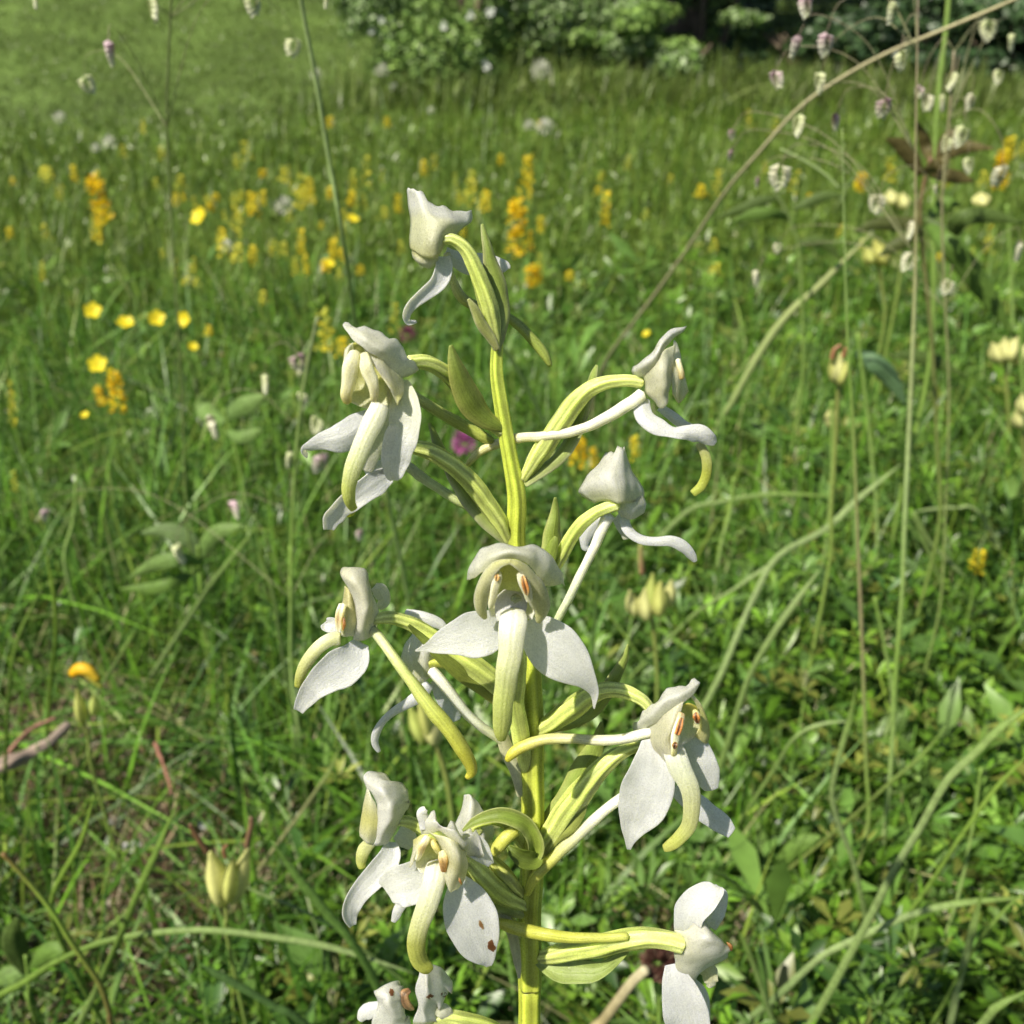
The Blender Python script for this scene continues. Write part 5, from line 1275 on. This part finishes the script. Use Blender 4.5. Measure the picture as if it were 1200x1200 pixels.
R(f, 'lip', [(601, 712, -13.5, 13.5), (601, 720, -16.6, 15.3), (600, 738, -18, 15.3), (598, 762, -18.8, 13.1), (594, 790, -19.2, 12.2), (590, 820, -19, 11.2), (588, 846, -18.4, 9.9), (588, 860, -17.8, 6.8), (588, 867, -17.2, 2.7)], [WHITE, WHITE, (0.59, 0.61, 0.39), (0.52, 0.58, 0.20), (0.50, 0.56, 0.16), (0.46, 0.52, 0.10)], cup=0.42, th=0.00082, ruffle=0.05, vein=-0.05, pleat=1.0, n=40)
TB(f, 'ovary', [(600, 700, -11, 9.0), (606, 740, -8, 9.9), (606, 790, -5.5, 10.8), (603, 822, -4.2, 10.8), (606, 842, -3.4, 10.8), (611, 870, -2, 9.9), (616, 900, -0.6, 7.2)], OV, 3, 0.1, 1.0)
R(orchid, 'bract', [(588, 845, -2.6, 3), (590, 865, -2.4, 8), (597, 885, -2, 9), (604, 905, -1.6, 7), (609, 935, -1.2, 3)], [(0.57, 0.57, 0.34), (0.62, 0.62, 0.41)], cup=0.4, mat=M_BRACT)

# ---- left flower
f = flower('left flower in profile, its rounded white sepal hanging below the hood')
G(f, 'hood', [
    [(401, 676, -8), (408, 688, -9), (414, 702, -9.4), (418, 722, -9.4), (414, 738, -9), (413, 748, -8)],
    [(399, 670, -7.6), (412, 680, -10.4), (424, 697, -11.2), (430, 718, -11.2), (427, 735, -10.4), (424, 749, -8)],
    [(402, 664, -7), (419, 670, -9.4), (430, 688, -10.4), (438, 708, -10), (438, 727, -9.4), (432, 746, -7.4)],
    [(408, 665, -6), (429, 669, -7.4), (435, 685, -8), (441, 702, -7.4), (443, 720, -7), (436, 740, -6)]],
    [WHITE, CREAM, (0.64, 0.64, 0.49), (0.66, 0.67, 0.57)], wob=0.00025)
R(f, 'dorsal_sepal', [(438, 688, -6, 5), (445, 694, -5.4, 9), (449, 704, -5.2, 8), (443, 713, -5.4, 4)], [CREAM, PALE], cup=0.3)
G(f, 'petal', [
    [(403, 686, -8.6), (407, 690, -9), (412, 696, -9)],
    [(399, 706, -8.4), (406, 708, -10), (416, 712, -9.2)],
    [(393, 728, -8), (403, 730, -10.2), (417, 730, -9.4)],
    [(396, 744, -8), (403, 748, -9.6), (414, 748, -9)]], [(0.54, 0.49, 0.21), (0.61, 0.56, 0.30), CREAM], wob=0.0003)
TB(f, 'anther', [(401, 708, -10.2, 4), (399, 718, -10.6, 5), (398, 730, -10.4, 4.5), (397, 740, -10.2, 3)], [CREAM, (0.54, 0.41, 0.21), CREAM], ridges=3, amp=0.2, wob=0.00012)
TB(f, 'pollen_mass', [(403, 724, -11.0, 1), (403, 732, -11.3, 2.2), (401, 739, -11, 1)], [BROWN, ORANGE], wob=0.00012)
R(f, 'lateral_sepal', [(397, 738, -6.5, 5), (388, 733, -6.2, 9), (381, 732, -6, 7), (379, 730, -6, 3)], LW, cup=-0.35)
R(f, 'lip', [(400, 748, -9, 7), (386, 750, -9.6, 7.5), (371, 759, -9.8, 7), (359, 774, -9.6, 6.5), (352, 790, -9.2, 5), (349, 806, -8.6, 2.5)], [PALE, PALE, (0.54, 0.56, 0.25), YG], cup=0.5, th=0.0007, ruffle=0)
R(f, 'lateral_sepal', [(424, 752, -7, 9), (415, 770, -8.4, 20), (398, 783, -9.2, 24), (381, 794, -9.6, 20), (367, 807, -9.6, 13.5), (356, 822, -9, 10), (349, 834, -8.4, 6)], LW, cup=-0.22, twist=[0.1, 0.2, -0.1], vein=0.02)
TB(f, 'ovary', [(436, 726, -7.6, 5.9), (450, 724, -7, 6.8), (467, 726, -6, 7.2), (485, 733, -5.4, 8.1), (503, 745, -5, 9.9), (525, 762, -4.6, 12.6), (548, 778, -4, 14.4), (572, 796, -3, 13.5), (592, 818, -1.6, 9.9), (608, 845, 0, 6.3)], OV, 6, 0.13, 1.2)
R(orchid, 'bract', [(479, 731, -7.8, 1.5), (495, 746, -7.4, 4.5), (515, 768, -7, 7), (540, 788, -6, 9), (566, 806, -4.6, 9), (588, 826, -3, 7), (604, 848, -1.6, 4)], [(0.16, 0.22, 0.04), (0.28, 0.34, 0.06), (0.4, 0.44, 0.1)], cup=0.5, mat=M_BRACT)
TB(f, 'spur', [(434, 736, -7.4, 5.9), (446, 749, -9, 5.9), (463, 773, -11, 6.3), (483, 800, -12, 7.2), (505, 830, -12.6, 9.0), (524, 852, -12.8, 9.5), (540, 875, -12.6, 9.0), (550, 893, -12.2, 7.7), (553, 904, -12, 6.3), (548, 911, -11.8, 3.6)], [(0.51, 0.54, 0.34), (0.46, 0.52, 0.2), (0.42, 0.46, 0.09), (0.41, 0.41, 0.05), (0.46, 0.43, 0.05)])

# ---- flower behind, left of the centre one
f = flower('flower seen from behind, squeezed in below and left of the centre flower')
R(f, 'lateral_sepal', [(476, 716, 1, 3), (485, 720, 0.5, 6), (500, 725, 0, 7), (514, 731, 0, 6), (522, 738, 0, 3)], LW, cup=0.4)
G(f, 'hood', [
    [(487, 737, 0), (496, 742, -2), (508, 748, -2.4), (520, 752, 0)],
    [(474, 757, 0), (488, 758, -2.8), (503, 762, -3.4), (517, 764, -1)],
    [(470, 770, 0), (485, 775, -3), (500, 777, -3.8), (512, 775, -1.6)],
    [(472, 785, 0), (484, 788, -2.4), (498, 790, -3), (508, 786, -1.4)],
    [(487, 800, 0), (491, 802, -1.4), (500, 796, -2), (507, 790, -1)]], [WHITE, WHITE, PALE, CREAM], wob=0.0002)
TB(f, 'ovary', [(502, 777, -3, 4.5), (518, 776, -2.6, 5.9), (535, 780, -2.2, 6.8), (552, 790, -1.6, 7.7), (575, 805, -0.8, 7.2), (600, 830, 0, 5.4)], [YG, YG, STEM], 3, 0.1, 1)
TB(f, 'spur', [(505, 785, -3, 6.8), (514, 795, -3.4, 6.8), (528, 812, -3.6, 6.3), (545, 834, -3.4, 5.9), (562, 850, -3, 5.9), (576, 860, -2.4, 5.4), (590, 872, -1.8, 3.6)], [WHITE, (0.59, 0.62, 0.49), (0.51, 0.54, 0.28)])
R(f, 'lateral_sepal', [(504, 800, -2, 6), (494, 813, -2.6, 8), (478, 825, -3, 6.5), (461, 835, -3, 5.5), (449, 846, -2.8, 5), (441, 860, -2.6, 5), (440, 870, -2.4, 4.5), (445, 881, -2.2, 2)], LW, cup=0.35, twist=[0.1, 0.6, 0.2])
R(f, 'lip', [(510, 797, 0, 6), (520, 815, 1.5, 11), (530, 832, 2, 11), (535, 845, 2.4, 5)], [COOL, (0.49, 0.56, 0.49)], cup=0.3)

# ---- right middle flower
f = flower('flower at the middle right, long sepal hanging and brown flecked anthers')
G(f, 'hood', [
    [(746, 861, -3.4), (762, 850, -6.4), (780, 838, -8.2), (797, 826, -8.6), (812, 814, -8), (819, 805, -7)],
    [(741, 852, -3.6), (756, 842, -7), (772, 828, -8.8), (790, 818, -9.2), (807, 808, -8.4), (820, 802, -7)],
    [(742, 845, -3), (752, 840, -5.4), (764, 824, -7), (786, 810, -7.4), (805, 801, -7), (820, 800, -6.6)]],
    [(0.64, 0.65, 0.51), WHITE, WHITE], wob=0.0002, ruffle=0.0002)
G(f, 'petal', [
    [(757, 850, -5), (775, 838, -8.4), (790, 828, -9.2), (801, 822, -9)],
    [(759, 866, -5.4), (773, 858, -9.2), (785, 848, -10.2), (797, 836, -9.6)],
    [(765, 882, -6), (775, 876, -9.6), (784, 868, -10.6), (792, 856, -10)],
    [(777, 893, -7), (783, 892, -9.6), (788, 888, -10.4), (792, 880, -10)]], [CREAM, (0.62, 0.61, 0.41), (0.61, 0.59, 0.38), CREAM], wob=0.0002)
G(f, 'petal', [
    [(810, 815, -8.4), (814, 816, -8), (818, 820, -7)],
    [(818, 828, -7.6), (824, 828, -7.4), (827, 836, -6.4)],
    [(822, 846, -7.4), (828, 848, -7), (831, 856, -6)],
    [(812, 862, -7.6), (822, 870, -7.4), (828, 872, -6)]], [CREAM, YELL, (0.54, 0.51, 0.23)], wob=0.0003)
G(f, 'column', [
    [(797, 828, -8.6), (806, 824, -8.4), (816, 828, -8)],
    [(792, 842, -8), (806, 838, -6.6), (822, 842, -7)],
    [(790, 858, -8), (805, 856, -6.6), (820, 860, -7)],
    [(788, 876, -8.6), (802, 872, -8), (812, 866, -7.4)]], [(0.48, 0.43, 0.07), YELL, PALE, WHITE])
TB(f, 'anther', [(799, 836, -10, 3.5), (797, 847, -10.6, 5), (793, 860, -10.8, 5), (790, 874, -10.8, 4), (789, 884, -10.6, 3)], [(0.54, 0.41, 0.21), CREAM, CREAM, YELL], ridges=2, amp=0.15, wob=0.00012)
TB(f, 'pollen_mass', [(799, 841, -11, 1.6), (797, 850, -11.5, 3), (794, 860, -11.5, 2.6)], [ORANGE, (0.36, 0.14, 0.05)], ridges=3, amp=0.45, wob=0.00012)
TB(f, 'pollen_mass', [(791, 870, -11.7, 1), (790.5, 874, -12, 2.4), (790, 878, -11.8, 1)], [BROWN, (0.06, 0.03, 0.02)], ridges=3, amp=0.45, wob=0.00012)
TB(f, 'anther', [(814, 832, -8.6, 2.5), (817, 838, -9, 4.5), (818, 847, -8.8, 3)], [YELL, CREAM], wob=0.00012)
TB(f, 'pollen_mass', [(815, 835, -9.6, 1.5), (816, 840, -9.8, 3.4), (818, 847, -9.4, 1.5)], [ORANGE, (0.30, 0.10, 0.03)], ridges=3, amp=0.45, wob=0.00012)
R(f, 'lip', [(786, 870, -7.5, 9.9), (789, 881, -10, 11.7), (796, 898, -11, 12.6), (806, 920, -11.4, 11.2), (811, 942, -11.2, 9.5), (807, 966, -10.6, 8.1), (796, 983, -10, 6.8), (784, 992, -9.4, 5.0), (778, 994, -9, 2.2)], [WHITE, (0.62, 0.65, 0.51), (0.56, 0.58, 0.31), (0.44, 0.48, 0.13), (0.43, 0.44, 0.10)], cup=0.42, th=0.0008, ruffle=0.05, vein=-0.05, pleat=1.0)
R(f, 'lateral_sepal', [(761, 866, -6.6, 10), (764, 884, -7.6, 20), (763, 906, -8.4, 28), (757, 930, -8.8, 32), (749, 952, -8.8, 27), (742, 970, -8.6, 16), (739, 984, -8.4, 7), (738, 995, -8, 2)], LW, cup=-0.16, twist=[0.1, 0.2, 0], vein=0.02)
R(f, 'lateral_sepal', [(806, 864, -6, 12), (814, 878, -6.4, 17), (822, 896, -6.6, 18), (829, 913, -6.4, 15), (834, 926, -6.2, 8)], LW, cup=0.2, twist=-0.2)
R(f, 'lateral_sepal', [(792, 922, -4, 10), (808, 936, -4, 13), (828, 952, -4, 13), (846, 965, -4, 12), (859, 976, -4, 7)], [COOL, COOL, COOL], cup=0.2)
TB(f, 'ovary', [(766, 836, -5, 5.4), (752, 820, -5, 6.8), (734, 811, -4.6, 8.1), (712, 808, -4, 9.0), (692, 815, -3.6, 10.8), (670, 830, -2.8, 12.6), (650, 844, -1.8, 10.8), (634, 854, -0.8, 8.1), (624, 860, 0, 5.4)], OV, 6, 0.13, 1.2)
R(orchid, 'bract', [(736, 755, -1.6, 1), (731, 775, -1.6, 5), (721, 795, -1.8, 8), (709, 817, -2, 9), (690, 838, -2, 9), (664, 849, -1.8, 8), (640, 856, -1.2, 7), (624, 862, -0.4, 4)], BR, cup=0.5, mat=M_BRACT, twist=0.4, edge=(0.41, 0.44, 0.18))
TB(f, 'spur', [(764, 858, -6, 6.3), (750, 861, -6, 6.3), (728, 866, -5.8, 6.1), (700, 868, -5.4, 5.8), (670, 866, -4.8, 5.8), (640, 866, -4.2, 6.3), (615, 874, -4, 6.8), (601, 883, -4, 6.3), (594, 891, -4, 3.6)], [WHITE, (0.61, 0.62, 0.46), (0.56, 0.56, 0.28), (0.51, 0.49, 0.11), (0.46, 0.43, 0.04)])

# ---- second right pedicel and its spur, flower hidden behind
f = flower('flower hidden behind the middle right one, only its ovary and spur showing')
TB(f, 'ovary', [(758, 874, -3, 5.4), (740, 877, -3, 6.8), (718, 888, -3, 9.0), (697, 908, -3, 11.2), (678, 932, -2.6, 13.1), (660, 956, -2, 13.5), (644, 982, -1.2, 11.7), (630, 1010, 0, 7.2)], OV, 6, 0.13, 1.2)
TB(f, 'spur', [(740, 925, -2.4, 5.4), (722, 939, -2.6, 5.9), (702, 955, -2.8, 6.3), (682, 974, -2.8, 6.8), (660, 994, -2.6, 7.2), (640, 1014, -2.4, 7.2), (626, 1030, -2.2, 6.8), (618, 1048, -2, 3.6)], [WHITE, (0.64, 0.65, 0.51), (0.46, 0.48, 0.11), (0.48, 0.50, 0.08)])
R(orchid, 'bract', [(704, 845, 1, 1.5), (700, 866, 1, 8), (690, 892, 1, 13), (675, 922, 0.6, 15), (657, 948, 0.2, 14), (642, 975, 0, 12), (628, 1005, 0, 7)], BR, cup=0.35, mat=M_BRACT, twist=0.2, edge=(0.4, 0.45, 0.12))
R(orchid, 'bract', [(688, 934, -3, 2), (678, 950, -3.2, 9), (664, 966, -3.2, 12), (650, 980, -2.8, 9), (634, 1000, -1.8, 5)], [(0.30, 0.36, 0.08), (0.42, 0.46, 0.12)], cup=0.35, mat=M_BRACT)

# ---- lower left front flower
f = flower('lower left flower in front, brown spots on its drooping right sepal')
G(f, 'hood', [
    [(497, 975, -11), (512, 971, -14), (528, 980, -15), (545, 998, -14.6), (551, 1006, -13)],
    [(493, 962, -11), (510, 964, -14.4), (530, 972, -15.2), (548, 988, -14.4), (562, 1006, -12.4)],
    [(497, 950, -10), (508, 960, -12.8), (526, 968, -13.4), (550, 980, -13), (566, 995, -12), (572, 1014, -10.6)][:5]],
    [PALE, WHITE, WHITE], wob=0.0004, ruffle=0.0005)
R(f, 'dorsal_sepal', [(500, 972, -12, 8), (497, 962, -12, 7), (494, 954, -12, 6), (499, 949, -12, 3)], LW, cup=0.5)
R(f, 'dorsal_sepal', [(540, 985, -12, 8), (556, 992, -12, 13), (568, 1002, -11.6, 9), (575, 1012, -11, 4)], LW, cup=-0.3)
G(f, 'petal', [
    [(502, 975, -13.4), (518, 978, -15.4), (533, 985, -15.6), (545, 998, -14)],
    [(512, 985, -13.8), (526, 990, -16.2), (540, 1003, -16), (549, 1013, -13.6)],
    [(519, 1005, -14), (530, 1010, -16.2), (540, 1022, -15.8), (545, 1030, -13.4)],
    [(521, 1028, -14), (524, 1038, -15.4), (528, 1046, -15), (536, 1042, -13)]], [PALE, CREAM, (0.57, 0.56, 0.30), CREAM], wob=0.0003)
G(f, 'petal', [
    [(485, 985, -12), (494, 978, -14), (504, 976, -14.4)],
    [(483, 996, -12), (490, 990, -14), (500, 984, -14.4)],
    [(480, 1010, -12), (486, 1004, -13.6), (494, 994, -14)],
    [(479, 1020, -12), (484, 1014, -13), (489, 1004, -13.4)]], [YELL, CREAM, CREAM], wob=0.0003)
G(f, 'column', [
    [(492, 988, -11.6), (505, 982, -12), (520, 988, -12)],
    [(488, 1000, -11), (504, 998, -10.6), (524, 1004, -11)],
    [(488, 1014, -11.4), (504, 1012, -10.8), (526, 1020, -11.6)],
    [(492, 1022, -12), (506, 1026, -12), (522, 1030, -12)]], [(0.46, 0.41, 0.08), YELL, CREAM, WHITE])
TB(f, 'anther', [(500, 981, -14.8, 3), (497, 988, -15, 4.5), (493, 998, -14.8, 4), (489, 1006, -14.4, 2.5)], [CREAM, (0.57, 0.46, 0.21), CREAM], ridges=2, amp=0.15, wob=0.00012)
TB(f, 'anther', [(518, 998, -15, 3), (520, 1004, -15.6, 5), (521, 1012, -15.6, 4.6), (520, 1020, -15.2, 3)], [CREAM, (0.50, 0.32, 0.12), (0.36, 0.17, 0.05)], ridges=2, amp=0.15, wob=0.00012)
TB(f, 'anther', [(507, 985, -14.4, 3), (510, 992, -14.8, 4), (513, 1000, -14.6, 3)], [(0.49, 0.41, 0.16), YELL], wob=0.00012)
TB(f, 'pollen_mass', [(538, 1028, -16.8, 0.6), (539, 1032, -17, 1.6), (541, 1036, -16.8, 0.6)], [BROWN, ORANGE], wob=0.00012)
R(f, 'lateral_sepal', [(506, 1020, -10.4, 14), (492, 1030, -11.4, 23), (476, 1036, -12, 25), (463, 1041, -12, 23), (453, 1046, -11.6, 15)], LW, cup=-0.15, twist=[0.1, 0.3], vein=0.04)
R(f, 'petal', [(473, 1056, -9.4, 7), (467, 1066, -9.4, 6), (464, 1074, -9.2, 5), (461, 1081, -9, 2.5)], LW, cup=0.3)
sp = R(f, 'lateral_sepal', [(536, 1028, -10.4, 9), (542, 1046, -11.2, 23), (549, 1068, -11.8, 31), (556, 1090, -12, 30), (564, 1110, -11.8, 22), (571, 1124, -11.4, 11), (573, 1132, -11, 3)], LW, cup=-0.16, vein=0.03)
spot(f, sp, 564, 1084, 2.6, 5.5, 0.4, [(0.24, 0.13, 0.05), (0.40, 0.30, 0.16)])
spot(f, sp, 575.5, 1108, 4.6, 7.0, 0.2, [BROWN, (0.22, 0.11, 0.05)])
R(f, 'lip', [(514, 1008, -10.5, 10.8), (512, 1016, -13, 12.2), (508, 1036, -14.6, 12.6), (500, 1062, -15.4, 11.2), (491, 1088, -15.6, 10.3), (488, 1110, -15.4, 9.5), (492, 1127, -15, 8.6), (500, 1135, -14.6, 6.3), (503, 1139, -14.4, 2.7)], [WHITE, WHITE, (0.59, 0.61, 0.38), (0.43, 0.46, 0.12), (0.46, 0.50, 0.10), (0.42, 0.44, 0.07)], cup=0.42, th=0.00081, ruffle=0.05, vein=-0.05, pleat=1.0)
TB(f, 'ovary', [(546, 1005, -10, 7.2), (560, 1020, -8.6, 9.5), (575, 1037, -6.4, 10.8), (590, 1050, -4, 10.8), (606, 1058, -2, 8.1), (618, 1066, 0, 5.4)], OV, 6, 0.12, 1.1)
R(orchid, 'bract', [(556, 1025, -6, 3), (566, 1045, -6, 9), (580, 1056, -5, 10), (598, 1066, -3.4, 8), (614, 1074, -1.6, 4)], BR, cup=0.5, mat=M_BRACT, edge=(0.54, 0.56, 0.33))
R(orchid, 'bract', [(572, 1060, -4, 3), (584, 1070, -3.8, 6), (596, 1084, -3.4, 6.5), (603, 1105, -3, 6), (606, 1125, -2.8, 4.5), (608, 1146, -2.6, 1.5)], [(0.61, 0.61, 0.43), (0.51, 0.52, 0.25), (0.61, 0.61, 0.41)], cup=0.3, mat=M_BRACT)

# ---- lower left back flower
f = flower('lower left flower at the edge, in profile with a curved white sepal')
G(f, 'hood', [
    [(429, 920, -6.4), (437, 930, -7.4), (444, 948, -7.6), (445, 968, -7.4), (436, 991, -6.8)],
    [(427, 910, -6), (446, 928, -8.8), (456, 950, -9.4), (454, 970, -9), (444, 991, -6.8)],
    [(434, 904, -5), (455, 920, -7.2), (466, 941, -8), (464, 965, -7.6), (456, 988, -6)],
    [(447, 908, -4.4), (471, 921, -5), (478, 936, -5), (471, 955, -5), (467, 975, -4.6)]],
    [WHITE, WHITE, WHITE, PALE], wob=0.0003, ruffle=0.0003)
G(f, 'petal', [
    [(431, 922, -6), (434, 930, -7), (440, 940, -7.2)],
    [(426, 945, -6), (433, 950, -7.6), (443, 955, -7.6)],
    [(422, 970, -6), (431, 975, -7.6), (442, 975, -7.4)],
    [(422, 980, -6), (430, 988, -7), (437, 990, -6.6)]], [CREAM, YELL, CREAM])
R(f, 'lip', [(434, 986, -5, 6), (426, 998, -5, 7), (423, 1010, -5, 5.5), (424, 1018, -5, 3)], [(0.54, 0.56, 0.30), YG], cup=0.4, th=0.0005)
R(f, 'lateral_sepal', [(459, 987, -5, 6), (457, 1003, -6.4, 13), (444, 1022, -7.4, 15), (428, 1038, -7.8, 13), (417, 1053, -7.6, 12), (411, 1070, -7.2, 10), (414, 1085, -6.6, 4)], LW, cup=-0.35, twist=[0.1, 0.3])
R(f, 'lateral_sepal', [(466, 975, -3, 9), (476, 982, -3, 13), (485, 990, -3, 8)], LW, cup=0.3)
TB(f, 'ovary', [(462, 962, -5.4, 5.9), (475, 962, -5, 6.3), (490, 968, -4.6, 7.2), (515, 985, -4.4, 8.1), (545, 1015, -4, 9.0), (575, 1050, -2.6, 9.0), (600, 1085, -1, 7.2), (614, 1105, 0, 4.5)], OV, 6, 0.12, 1)

# ---- back flower between
f = flower('small white flower facing away behind the curled green bract')
G(f, 'hood', [
    [(541, 932, 1), (546, 930, 0), (551, 935, 0)],
    [(540, 950, 1), (550, 948, -1.4), (562, 948, 0)],
    [(534, 968, 1), (553, 966, -2.4), (575, 960, 0)],
    [(530, 975, 1.4), (556, 982, -2.6), (581, 974, 0)],
    [(542, 988, 2), (560, 992, -1.4), (576, 987, 0)]], [WHITE, WHITE, WHITE, PALE], wob=0.0004, ruffle=0.0005)
TB(f, 'ovary', [(562, 975, -1.6, 4.5), (556, 968, -2, 4.5), (575, 962, -2.2, 5.4), (590, 964, -2, 6.3), (604, 976, -1.4, 7.2), (616, 995, 0, 5.4)], OV, 3, 0.1, 1)
TB(f, 'spur', [(604, 973, -3.8, 7.2), (594, 981, -4.4, 7.7), (584, 993, -4.6, 7.7), (577, 1001, -4.4, 4.5)], [(0.46, 0.48, 0.08), (0.43, 0.44, 0.10)])
R(orchid, 'bract', [(543, 974, -5.8, 1.5), (557, 964, -5.6, 5.5), (575, 958, -5.4, 8), (594, 957, -5.2, 9.5), (612, 963, -4.8, 10), (625, 978, -4.4, 10), (629, 996, -3.6, 9), (622, 1012, -2.4, 6)], [(0.26, 0.34, 0.06), (0.22, 0.31, 0.045), (0.34, 0.42, 0.07)], cup=-0.6, mat=M_BRACT, twist=[0.5, 0.2, -0.3, 0.4], edge=(0.41, 0.46, 0.16))
R(orchid, 'bract', [(596, 992, -5, 3), (604, 1000, -5.4, 8), (614, 1006, -5, 11), (626, 1008, -4, 9), (633, 1002, -3, 4)], [(0.14, 0.20, 0.03), (0.20, 0.27, 0.04)], cup=-0.6, mat=M_BRACT)
TB(orchid, 'bud', [(575, 1005, -3, 6), (586, 1020, -3, 9), (598, 1034, -2.6, 9), (610, 1048, -1.4, 6)], [(0.48, 0.52, 0.12), (0.43, 0.46, 0.13)], 6, 0.12, 1)

# ---- bottom right flower
f = flower('lowest right flower seen from behind with a pointed cream hood')
G(f, 'hood', [
    [(792, 1092, -6), (794, 1110, -6), (791, 1126, -5.6), (797, 1146, -4.6), (807, 1158, -3.4)],
    [(806, 1090, -7), (812, 1108, -8.6), (812, 1124, -8.2), (813, 1138, -6.4), (814, 1150, -4.4)],
    [(817, 1071, -5), (830, 1096, -9), (836, 1112, -8.8), (834, 1124, -7), (826, 1133, -5)],
    [(822, 1076, -4), (843, 1098, -7), (855, 1108, -6.4), (856, 1114, -6), (850, 1122, -4.6)]], [CREAM, (0.66, 0.66, 0.51), WHITE, (0.66, 0.66, 0.49)], wob=0.0003)
R(f, 'lateral_sepal', [(803, 1096, -5, 10), (806, 1078, -5.6, 17), (815, 1063, -6, 20), (830, 1050, -6, 17), (840, 1043, -5.6, 10), (843, 1039, -5, 4)], LW, cup=-0.3, twist=[0.2, 0.4])
R(f, 'petal', [(828, 1085, -3.4, 12), (838, 1068, -3.6, 13), (842, 1050, -3.6, 11), (841, 1040, -3.4, 4)], LW, cup=0.3)
R(f, 'column', [(824, 1128, -3.4, 8), (830, 1140, -3.4, 11), (832, 1151, -3.2, 8), (831, 1158, -3, 3)], [YELL, CREAM], cup=0.4, ruffle=0.3)
TB(f, 'pollen_mass', [(852, 1104, -6.6, 1), (856, 1108, -6.8, 2.6), (857, 1113, -6.6, 1)], [ORANGE, BROWN], wob=0.00012)
R(f, 'lateral_sepal', [(788, 1128, -4.4, 9), (793, 1150, -5.6, 19), (801, 1178, -6.2, 26), (808, 1205, -6.2, 24), (813, 1232, -5.8, 14), (815, 1248, -5.4, 4)], LW, cup=-0.2, vein=0.02)
R(f, 'lateral_sepal', [(808, 1150, -3, 8), (817, 1170, -3, 13), (820, 1195, -3, 14), (820, 1220, -3, 8)], LW, cup=0.2)
TB(f, 'ovary', [(800, 1107, -6.6, 9.9), (785, 1102, -6.4, 10.3), (765, 1099, -6, 10.8), (745, 1100, -5.6, 11.7), (720, 1104, -5, 11.7), (693, 1110, -4.2, 12.2), (665, 1115, -3, 11.2), (643, 1119, -1.6, 9.0), (626, 1122, 0, 5.4)], OV, 6, 0.13, 1.3)
R(orchid, 'bract', [(625, 1124, -1, 3), (642, 1131, -1.8, 10), (662, 1138, -2.6, 14), (685, 1139, -3.2, 13.5), (708, 1134, -3.8, 9), (726, 1121, -4.4, 5), (737, 1109, -4.8, 3), (744, 1100, -5, 1)], [(0.34, 0.42, 0.12), (0.28, 0.36, 0.10), (0.30, 0.38, 0.09)], cup=-0.35, mat=M_BRACT, vein=0.1)
TB(f, 'spur', [(580, 1080, -5.4, 4.5), (596, 1085, -5.6, 7.2), (618, 1091, -5.6, 7.7), (645, 1096, -6, 7.2), (675, 1099, -6.2, 6.3), (705, 1099, -6.4, 5.4), (735, 1097, -6.4, 4.5)], [(0.42, 0.42, 0.06), (0.46, 0.48, 0.08), (0.43, 0.46, 0.11)])

# ---- two cut flowers at the bottom edge
f = flower('lowest flower left of the stem, cut by the bottom edge, with brown spots')
hd = G(f, 'hood', [
    [(486, 1131, -7), (490, 1140, -8), (489, 1155, -8.4), (487, 1172, -8), (484, 1196, -7)],
    [(500, 1130, -7), (504, 1142, -9), (502, 1158, -9.6), (499, 1172, -9), (494, 1197, -7.4)],
    [(520, 1133, -5), (522, 1146, -6.6), (515, 1162, -7.4), (508, 1175, -7.4), (504, 1195, -6.4)],
    [(522, 1141, -4.6), (528, 1153, -5), (521, 1166, -6), (510, 1182, -6), (507, 1192, -6)]], LW, wob=0.0004, ruffle=0.0003)
TB(f, 'anther', [(480, 1160, -7.4, 3), (474, 1166, -7.8, 5), (478, 1176, -7.8, 5), (484, 1182, -7.4, 3)], [(0.20, 0.11, 0.05), (0.32, 0.21, 0.11)], ridges=3, amp=0.2, wob=0.00012)
TB(f, 'ovary', [(500, 1196, -6, 7.2), (522, 1192, -5.6, 8.1), (545, 1196, -5, 9.0), (575, 1205, -3.4, 9.0), (605, 1225, -1, 7.2), (620, 1240, 0, 4.5)], OV, 6, 0.12, 1)
spot(f, hd, 504, 1168, 4, 3.4, 0.3, [BROWN, (0.26, 0.14, 0.07)])
spot(f, hd, 520, 1166, 3.6, 3.0, 0.8, [BROWN, (0.26, 0.14, 0.07)])
R(f, 'petal', [(512, 1180, -6.4, 8), (521, 1186, -6.4, 9), (528, 1192, -6, 6)], [PALE, CREAM], cup=0.3)
f = flower('lowest flower at the bottom edge, torn and cut by the frame, its hood curling')
hd = G(f, 'hood', [
    [(440, 1157, -7), (441, 1168, -8), (440, 1185, -8), (436, 1206, -7.4)],
    [(454, 1153, -7.4), (457, 1166, -9.2), (458, 1185, -9.4), (455, 1210, -8.4)],
    [(468, 1151, -6), (470, 1163, -7.6), (472, 1180, -8.4), (474, 1206, -8)],
    [(470, 1158, -5), (475, 1168, -6), (475, 1184, -7), (482, 1204, -7)]], LW, wob=0.0004, ruffle=0.0003)
R(f, 'lateral_sepal', [(446, 1178, -5.4, 6), (434, 1184, -5.4, 10), (426, 1190, -5.2, 9), (421, 1197, -5, 4)], LW, cup=0.3)
spot(f, hd, 459, 1163, 2.8, 4.6, 0.1, [BROWN, (0.26, 0.14, 0.07)])
TB(f, 'ovary', [(455, 1214, -8, 7.2), (480, 1212, -7.4, 8.1), (515, 1214, -6, 9.0), (560, 1230, -3, 9.0), (600, 1255, -1, 7.2), (620, 1270, 0, 4.5)], OV, 6, 0.12, 1)
for o in list(orchid.children_recursive):
    if o.parent is orchid:
        o.location = -ORI
